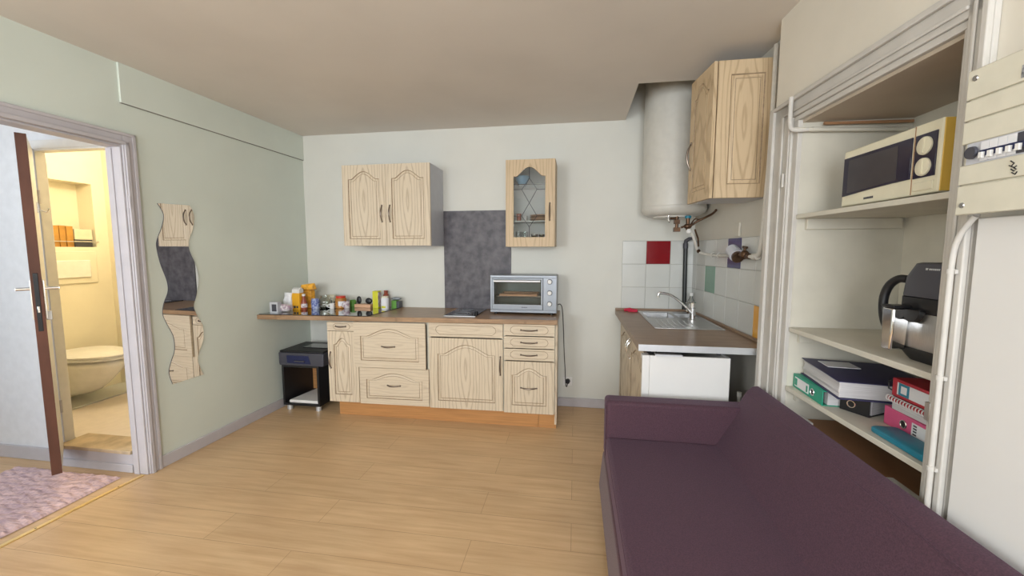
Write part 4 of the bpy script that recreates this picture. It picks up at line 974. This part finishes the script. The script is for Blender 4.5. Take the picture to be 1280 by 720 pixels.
# ------------------------------------------------------------------ closet
g = G()
def cy(y0, y1, z0, z1, d0, d1): g.prism([(xc(y0)-d1,y0),(xc(y0)-d0,y0),(xc(y1)-d0,y1),(xc(y1)-d1,y1)], z0, z1)
cy(1.899, 1.935, 0, 1.899, -.03, .006); cy(1.935, 2.094, 0, 1.998, 0, .014); cy(2.060, 2.094, 0, 1.998, .014, .028); cy(1.990, 2.008, 0, 1.94, .014, .022); cy(1.94, 1.955, 0, 1.92, .014, .020)
cy(1.160, 1.935, 1.897, 1.918, -.03, .006); cy(1.130, 2.06, 1.918, 1.998, 0, .014); cy(1.130, 2.094, 1.980, 1.998, .014, .028); cy(1.19, 1.99, 1.936, 1.946, .014, .022)
cy(1.190, 1.210, 0, 1.897, -.03, .006); cy(1.130, 1.195, 0, 1.998, 0, .014); cy(1.130, 1.147, 0, 1.998, .014, .028); cy(1.168, 1.178, 0, 1.95, .014, .020)
ctr = struct('trim_8', g, 'closet_trim', bevel=.003)
for y, z in ((1.965, 1.66), (1.965, .66)):
    g = G(); g.cyl((xc(y)-.020, y, z-.03), (xc(y)-.020, y, z+.03), .006, seg=10); g.build('hinge', 'closet_trim', ctr, smooth=True)
g = G(); g.box(xc(1.2)-.012, xc(1.2)-.003, 1.196, 1.212, .895, .945); g.build('catch', 'steel', ctr, bevel=.001)
g = G(); cy(.40, 1.1, 0, .0, 0, .01) if False else None
SHELVES = [(1.487, 1.505, 'white closet shelf carrying the microwave, topmost of the shelves'), (1.000, 1.020, 'white closet shelf carrying the black and steel air fryer'), (.738, .757, 'white closet shelf carrying the coloured binders')]
for z0, z1, lab in SHELVES:
    g = G(); g.prism([(xc(1.21)+.004,1.212),(1.338,1.212),(1.338,1.893),(xc(1.893)+.004,1.893)], z0, z1); g.build('closet_shelf', 'closet_paint', bevel=.002, label=lab, cat='shelf')
for k, (z0, z1, lab) in enumerate(SHELVES):
    g = G(); g.box(.965, 1.32, 1.877, 1.8965, z0-.045, z0-.0005); g.build('shelf_batten', 'closet_paint', bevel=.002, label='painted wooden batten on the closet side wall under the %s shelf' % ['microwave', 'air fryer', 'binder'][k], cat='batten')
    g = G(); g.box(.975, 1.32, 1.2035, 1.2165, z0-.045, z0-.0005); g.build('shelf_batten', 'closet_paint', bevel=.002, label='painted wooden batten on the near closet side, under the %s shelf' % ['microwave', 'air fryer', 'binder'][k], cat='batten')
g = G(); g.box(.97, 1.335, 1.24, 1.890, .600, .612); g.build('hardboard_shelf', 'brownboard', bevel=.001, label='brown hardboard sheet on the lowest closet level behind the sofa', cat='shelf')
g = G(); g.box(.985, 1.31, 1.25, 1.88, .0, .60); g.build('storage_chest', 'brownboard', bevel=.002, label='brown chest standing in the bottom of the closet', cat='chest')
plainbox('white_board', 'white', .955, 1.02, 1.26, 1.40, .6125, .626, 'small white board lying on the brown hardboard at the near end', 'board')
plainbox('white_board', 'white', .952, 1.00, 1.80, 1.89, .6125, .630, 'small white wooden offcut at the far end of the brown hardboard', 'board')
# pipe in the closet top
t = thing('closet_pipe', 'cream painted pipe running under the closet soffit at its left side', 'pipe', (1.1, 1.88, 1.83))
pth = [(xc(1.93)-.024,1.925,2.02),(xc(1.93)-.026,1.922,1.90),(xc(1.92)-.024,1.90,1.862),(.95,1.872,1.850),(1.12,1.872,1.842),(1.30,1.872,1.836)]
g = G(); g.tube(cr_spline(pth[2:],5), .008, 10); g.cyl((.955,1.872,1.850),(.985,1.872,1.849), .010, seg=12); g.build('tube', 'closet_paint', t, smooth=True)
g = G(); g.tube([(1.00,1.872,1.872),(1.32,1.872,1.866)], .006, 8); g.build('upper_tube', 'brownboard', t, smooth=True)
g = G(); g.tube(cr_spline([(xc(1.91)-.033,1.912,1.995),(xc(1.91)-.033,1.910,1.90),(xc(1.91)-.028,1.895,1.858),(.945,1.872,1.850)],4), .009, 10); g.build('elbow', 'closet_trim', t, smooth=True)

# microwave
fx = .966
t = thing('microwave', 'cream microwave with dark window and two round dials on the top closet shelf', 'microwave', (1.13, 1.47, 1.505))
y0, y1, z0, z1 = 1.268, 1.668, 1.511, 1.708
g = G(); g.box(fx+.030, 1.30, y0+.002, y1-.002, z0, z1-.002); g.build('body', 'greyside', t, bevel=.004)
g = G(); g.box(fx, fx+.030, y0, y1, z0, z1); fb = g.build('front_bezel', 'mwcream', t, bevel=.005, label='cream plastic front')
g = G(); g.box(fx+.004, fx+.085, y0-.0015, y0+.004, z0+.002, z1-.002); g.build('side_strip', 'mwyellow', t, bevel=.002, label='yellowed plastic side strip')
yd = y0+.088
g = G(); pts = [(y1-.008,z0+.036)]
for k in range(1, 11): u = k/10; pts.append((y1-.008-(y1-yd-.014)*u, z0+.036+.012*math.sin(PI*u*.5)-.0*u))
pts += [(yd+.006, z1-.030), (y1-.008, z1-.026)]
g.prismx(pts, fx-.004, fx+.001); dr = g.build('door', 'mwdark', t, bevel=.001, label='dark glossy door')
g = G(); pts2 = [(y1-.035,z0+.045),(yd+.055,z0+.055),(yd+.055,z1-.040),(y1-.035,z1-.036)]; g.prismx(pts2, fx-.0048, fx-.004); g.build('window', 'mwwin', dr)
g = G(); g.box(fx-.0012, fx, yd-.001, yd+.001, z0+.002, z1-.002); g.build('door_gap', 'brownboard', t)
g = G(); g.box(fx-.003, fx+.001, y0+.012, yd-.005, z0+.046, z1-.030); cp = g.build('control_panel', 'mwdark', t, bevel=.001)
for z in (1.644, 1.586):
    g = G(); g.lathe([(.025,0),(.0245,-.004),(.023,-.005),(0,-.005)], (fx-.003, y0+.048, z), 'x', 32); g.box(fx-.011, fx-.007, y0+.044, y0+.052, z-.020, z+.020); g.build('dial', 'mwcream', cp, smooth=True, label='round cream dial')
g = G(); g.box(fx-.003, fx+.001, y0+.014, yd-.008, z0+.010, z0+.034); g.build('open_button', 'mwcream', t, bevel=.002)
g = G()
for k in range(6): g.box(fx-.001, fx+.0005, 1.545-k*.0075, 1.5505-k*.0075, z0+.014, z0+.021)
g.build('badge', 'darkgrey', t)
for yy in (y0+.04, y1-.04):
    for xx in (1.02, 1.27):
        g = G(); g.cyl((xx,yy,1.505),(xx,yy,1.512), .010, seg=12); g.build('foot', 'black', t, smooth=True)

# air fryer
t = thing('air_fryer', 'black and steel air fryer with a curved side handle on the middle closet shelf', 'air fryer', (1.12, 1.33, 1.02))
ay0, ay1, ax0, ax1 = 1.222, 1.425, 1.00, 1.285
def rr(x0, x1, y0, y1, r, n=5):
    out = []
    for cx, cy, a0 in ((x1-r,y1-r,0),(x0+r,y1-r,90),(x0+r,y0+r,180),(x1-r,y0+r,270)):
        for k in range(n): a = R(a0+90*k/(n-1)); out.append((cx+r*math.cos(a), cy+r*math.sin(a)))
    return out
def rl(pr, g):
    g.loft([[(x,y,z) for x,y in rr(ax0+i, ax1-i, ay0+i, ay1-i, .035)] for i, z in pr])
g = G(); rl([(.020,1.0205),(.012,1.034),(.004,1.050),(.004,1.062)], g); g.build('base', 'black', t, smooth=True)
g = G(); rl([(.002,1.062),(0,1.066),(0,1.165),(.002,1.168)], g); g.build('steel_band', 'steel', t, smooth=True, label='brushed steel lower body')
g = G(); rl([(.002,1.168),(.0,1.172),(.0,1.212),(.003,1.214)], g); g.build('collar', 'black', t, smooth=True)
g = G(); rl([(.001,1.215),(.001,1.220),(.004,1.270),(.012,1.295),(.018,1.313),(.026,1.316)], g); g.build('upper_body', 'darkgrey', t, smooth=True)
g = G(); g.box(ax0+.012, ax0+.0145, 1.335, 1.342, 1.294, 1.301)
for k in range(6): g.box(ax0+.012, ax0+.0145, 1.326-k*.006, 1.330-k*.006, 1.295, 1.300)
g.build('badge', 'alu', t)
g = G(); g.tube(cr_spline([(1.03,1.425,1.262),(1.022,1.450,1.262),(1.015,1.476,1.240),(1.010,1.488,1.200),(1.010,1.486,1.150),(1.012,1.472,1.110),(1.020,1.452,1.085),(1.03,1.425,1.078)],4), .0125, 12); g.build('side_handle', 'black', t, smooth=True)
g = G(); g.hexa([(.958,1.372,1.045),(1.002,1.372,1.050),(1.002,1.412,1.050),(.958,1.412,1.045),(.955,1.366,1.178),(1.004,1.366,1.178),(1.004,1.412,1.178),(.955,1.412,1.178)]); bh = g.build('basket_handle', 'chrome', t, bevel=.006, label='polished steel basket handle')
g = G(); g.box(.952, 1.004, 1.362, 1.414, 1.178, 1.186); g.build('handle_cap', 'black', bh, bevel=.003)
g = G(); pts = [(1.345+.032*math.cos(R(a)), 1.178+.038*math.sin(R(a))) for a in range(180, 361, 15)]; g.prismx(pts, .985, 1.002); g.build('basket_tab', 'black', t, bevel=.002)

# binders
SZ = .7575
def binder(name, label, loc, rotz, L, D, H, m, holes=True, lbl=None, label_m='label', papers=True, cat='binder'):
    """local frame: spine faces -X, length along Y, lying flat"""
    t = thing(name, label, cat, loc, rotz, local=True)
    g = G(); T = .003
    g.box(0, T, -L/2, L/2, 0, H); g.box(T, D, -L/2, L/2, 0, T); g.box(T, D, -L/2, L/2, H-T, H); g.build('cover', m, t, bevel=.001)
    if papers: g = G(); g.box(.02, D-.006, -L/2+.004, L/2-.004, T+.0005, H-T-.0005); g.build('papers', 'paper', t)
    if lbl: g = G(); g.box(-.0012, 0, lbl[0], lbl[1], H*.16, H*.84); lb = g.build('spine_label', label_m, t)
    if holes is not None and holes is not False:
        g = G(); n = 20; g.tube([(-.001, holes+.0125*math.cos(2*PI*k/n), H/2+.0125*math.sin(2*PI*k/n)) for k in range(n)], .0022, 6, closed=True); g.build('ring_rim', 'chrome', t, smooth=True)
        g = G(); g.lathe([(.0115,0),(.0115,-.0012),(0,-.0012)], (0, holes, H/2), 'x', 20); g.build('finger_hole', 'black', t, smooth=True)
    return t
b = binder('lever_arch_binder', 'green binder with a white spine label lying on the binder shelf, bottom left', (.952, 1.775, SZ), R(-3), .235, .29, .058, 'green', holes=-.045, lbl=(-.015,.100))
g = G(); g.box(-.0016, -.0012, .078, .098, .014, .044); g.box(-.0016, -.0012, -.008, .004, .014, .04); g.build('print', 'green', b)
# folder of plastic sleeves and navy cover on top
t = thing('document_folder', 'thick navy folder stuffed with plastic sleeves, on top of the green binder', 'folder', (.962, 1.700, SZ+.0585), R(-7), local=True)
g = G(); g.box(0, .29, -.13, .19, 0, .004); g.build('bottom_cover', 'navy', t, bevel=.001)
g = G(); rings = []
for i in range(6):
    h = .0045+i*.0115; e = .003*math.sin(i*2.2)
    rings.append([(.006+e, -.122+e, h), (.285, -.122, h), (.285, .182, h), (.006+e, .184-e, h)])
g.loft(rings); g.build('papers', 'paper', t, bevel=.003)
g = G(); g.loft([[(0,.19,.068),(0,-.125,.0625),(.30,-.135,.0625),(.30,.19,.062)],[(0,.19,.071),(0,-.125,.0655),(.30,-.135,.0655),(.30,.19,.065)]]); g.build('top_cover', 'navy', t, bevel=.001)
g = G(); g.box(.04, .15, .05, .14, .0715, .074); g.build('letter', 'label', t, label='white paper on the cover')
# navy/black binder, spine hole towards the room
t = binder('lever_arch_binder', 'black binder with a round spine hole lying between the green and pink binders', (1.020, 1.600, SZ), R(30), .095, .13, .062, 'black', holes=.010)
# pink binder and what is piled on it
PX = 1.060
b = binder('lever_arch_binder', 'pink binder with a white spine label, bottom of the right-hand pile', (PX, 1.378, SZ), R(-3), .300, .26, .063, 'pink', holes=.060, lbl=(-.14,.025))
g = G()
for k in range(4): g.box(-.0017, -.0012, .004, .018, .016+k*.009, .021+k*.009)
g.build('print', 'darkgrey', b)
def stack(name, label, cat, z, H, m, y0, y1, x, mp=None):
    g = G(); g.box(x, x+.22, y0, y1, z, z+H); return g.build(name, m, bevel=.001, label=label, cat=cat)
stack('paper_stack', 'stack of grey-white papers lying on the pink binder', 'papers', SZ+.0635, .028, 'paper', 1.245, 1.495, 1.066)
t = thing('spiral_notebook', 'red spiral-bound notebook between the paper stack and the red binder', 'notebook', (1.062, 1.37, SZ+.092))
zz = SZ+.092
g = G(); g.box(1.058, 1.25, 1.245, 1.505, zz, zz+.012); g.build('cover', 'red', t, bevel=.001)
g = G()
for k in range(22):
    y = 1.25+k*.0118; g.tube([(1.057+.009*math.cos(a), y+.002*math.sin(a), zz+.008+.009*math.sin(a)) for a in [2*PI*j/8 for j in range(8)]], .0018, 5, closed=True)
g.build('spiral', 'white', t, smooth=True)
b = binder('lever_arch_binder', 'red binder with a white and blue spine label, topmost of the right-hand pile', (1.064, 1.373, SZ+.1095), R(-1), .255, .24, .060, 'red', holes=None, lbl=(-.12,.105))
g = G(); g.box(-.0018, -.0012, .055, .098, .010, .050); g.build('blue_print', 'teal', b, label='blue print')
g = G(); g.box(-.0022, -.0018, .064, .088, .018, .042); g.build('white_print', 'label', b)
g = G(); g.tube([(1.085,1.502,SZ+.115),(1.07,1.520,SZ+.125),(1.07,1.522,SZ+.150),(1.085,1.503,SZ+.165)], .003, 8); g.build('elastic_strap', 'black', smooth=True, label='thin black elastic loop at the far end of the red binder', cat='strap')
g = G(); g.loft([[(x,y,z) for x,y in rr(.972+i, 1.050-i, 1.222+i, 1.447-i, .012)] for i, z in ((.003,SZ+.0002),(0,SZ+.004),(0,SZ+.016),(.003,SZ+.019))]); g.build('pencil_case', 'teal', smooth=True, label='flat teal case in front of the pink binder on the shelf edge', cat='case')

# ------------------------------------------------------------------ electric panel, cover board, conduit
t = thing('electric_panel', 'cream electric distribution panel with breakers on the right wall', 'electric panel', (.91, .80, 1.433))
pf = .878
def px(y, d=0): return pf+.043*(1.10-y)-d
def pbox(g, y0, y1, z0, z1, d0, d1): g.prism([(px(y0)-d1,y0),(px(y0)-d0,y0),(px(y1)-d0,y1),(px(y1)-d1,y1)], z0, z1)
PY0, PY1 = .52, 1.100
g = G(); g.prism([(px(PY0)+.004,PY0+.004),(xc(PY0)-.0285,PY0+.004),(xc(PY1)-.0285,PY1-.004),(px(PY1)+.004,PY1-.004)], 1.437, 1.751); g.build('housing', 'panelcream', t, bevel=.004)
g = G()
SL = (1.545, 1.592)
for z0, z1 in ((1.433,1.499),(1.501,SL[0]),(SL[1],1.642),(1.644,1.688),(1.690,1.755)): pbox(g, PY0, PY1, z0, z1, -.006, 0)
g.build('cover', 'panelcream', t, bevel=.002)
g = G(); pbox(g, PY0, PY1-.012, SL[0], SL[1], -.006, -.002); st = g.build('breaker_strip', 'greyside', t)
y = PY1-.045; k = 0
while y > PY0+.03:
    g = G(); dark = k >= 4
    pbox(g, y-.0165, y, SL[0]+.003, SL[1]-.003, -.004, .001); g.mi = 1; pbox(g, y-.0162, y-.0003, SL[0]+.013, SL[0]+.026, .001, .003); g.mi = 2; pbox(g, y-.012, y-.005, SL[0]+.008, SL[0]+.021, .003, .009)
    g.build('breaker', ['label' if not dark else 'darkgrey', 'bluegrey', 'white'], t); y -= .0178; k += 1
g = G(); g.lathe([(.014,.0),(.013,-.006),(0,-.006)], (px(1.075), 1.073, SL[0]+.025), 'x', 18); g.build('main_switch', 'darkgrey', t, smooth=True)
for yy, zz in ((1.083, 1.735), (1.085, 1.455)):
    g = G(); g.lathe([(.0065,0),(.0055,-.002),(0,-.002)], (px(yy)-.0, yy, zz), 'x', 12); g.box(px(yy)-.0028, px(yy)-.0018, yy-.0045, yy+.0045, zz-.0008, zz+.0008); g.build('screw', 'steel', t, smooth=True)
g = G(); a = lambda y, z: (px(y)-.0008, y, z)
for pts in ([(.992,1.535),(.985,1.529),(.990,1.524)], [(.994,1.526),(.984,1.520),(.980,1.523)], [(.990,1.518),(.984,1.513),(.980,1.516),(.984,1.519)], [(.988,1.511),(.981,1.506),(.978,1.511)]): g.tube([a(*p) for p in pts], .0012, 5)
g.build('handwriting', 'black', t)
g = G(); pbox(g, .94, .990, 1.697, 1.722, .0, .001); g.build('sticker', 'stickers', t)
g = G()
def cb(y0, y1, z0, z1, d0, d1): g.prism([(xc(y0)-d1,y0),(xc(y0)-d0,y0),(xc(y1)-d0,y1),(xc(y1)-d1,y1)], z0, z1)
cb(-.55, 1.112, .04, 1.428, .001, .022); g.build('cover_board', 'whitepanel', bevel=.003, label='large smooth white board on the right wall below the electric panel', cat='board')
g = G(); cx_ = lambda y, d=.036: xc(y)-d
g.tube(cr_spline([(cx_(1.148),1.148,.02),(cx_(1.148),1.148,.6),(cx_(1.148),1.148,1.20),(cx_(1.146),1.146,1.34),(cx_(1.135),1.135,1.385),(cx_(1.12,.036),1.120,1.410),(cx_(1.10,.034),1.104,1.432)],5), .0065, 12)
g.build('tube', 'closet_trim', (cdt := thing('conduit', 'thin white conduit running up between the closet frame and the white board', 'pipe', (.93, 1.148, .02))), smooth=True)
for z in (1.30, 1.03, .79):
    g = G(); g.cyl((cx_(1.148),1.148,z-.006),(cx_(1.148),1.148,z+.006), .0090, seg=12); g.box(cx_(1.148), xc(1.148)-.0285, 1.136, 1.158, z-.005, z+.005); g.build('clip', 'closet_trim', cdt, smooth=True)

# ------------------------------------------------------------------ sofa
SY0, SY1 = -.15, 2.095
t = thing('sofa', 'low aubergine purple fabric sofa along the closet wall', 'sofa', (.55, .97, 0))
# seat cushion, arm, back, base
g = G(); g.box(.165, .735, SY0+.02, 1.990, .30, .420); g.build('seat', 'sofa', t, bevel=.018, segs=4)
g = G(); g.hexa([(.142,SY0,.105),(.90,SY0,.105),(.878,2.085,.105),(.142,2.085,.105),(.160,SY0,.300),(.90,SY0,.300),(.878,2.085,.300),(.160,2.085,.300)]); g.build('base', 'sofa_red', t, bevel=.012, segs=3, label='burgundy front border')
g = G(); g.box(.163, .882, 1.990, 2.098, .295, .603); g.build('arm', 'sofa', t, bevel=.020, segs=4)
def back_ring(y, dx=0, dz=0):
    pts = [(.680,.405),(.700,.440),(.760,.545),(.812,.628),(.826,.652),(.842,.664),(.885,.673),(.915,.672),(.922,.655),(.922,.40),(.922,.12),(.72,.12),(.70,.30)]
    cx, cz = .82, .45
    k = -.038+.022*(2.05-y)
    rise = lambda x, z: 0 if z < .6 else .010+(.022-.008*(2.05-y)/2)*min(1, max(0, (x-.81)/.085))
    return [((x-cx)*(1-dx)+cx+(k*min(1,(x-.83)/.085) if x > .83 else 0), y, (z-cz)*(1-dz)+cz+rise(x, z)) for x, z in pts]
g = G(); g.loft([back_ring(SY0,.05,.03), back_ring(SY0+.012)] + [back_ring(y) for y in (.3,.8,1.3,1.7)] + [back_ring(2.030), back_ring(2.044,.04,.03), back_ring(2.048,.12,.08)]); g.build('back', 'sofa', t, bevel=0, smooth=True)
g = G(); g.tube([(.829,y,.6695) for y in (SY0+.02,.5,1.2,2.03)], .0028, 6); g.build('back_seam', 'sofa', t, smooth=True)
g = G(); g.tube([(.1660,SY0+.03,.404),(.1660,1.985,.404)], .0028, 6); g.tube([(.165,1.995,.58),(.165,1.995,.32)], .0022, 6); g.build('piping', 'sofa', t, smooth=True)
for x in (.20, .84):
    for y in (SY0+.08, 2.02):
        g = G(); g.lathe([(.022,0),(.028,.105),(0,.106)], (x,y,0), seg=18); g.build('leg', 'black', t, smooth=True)
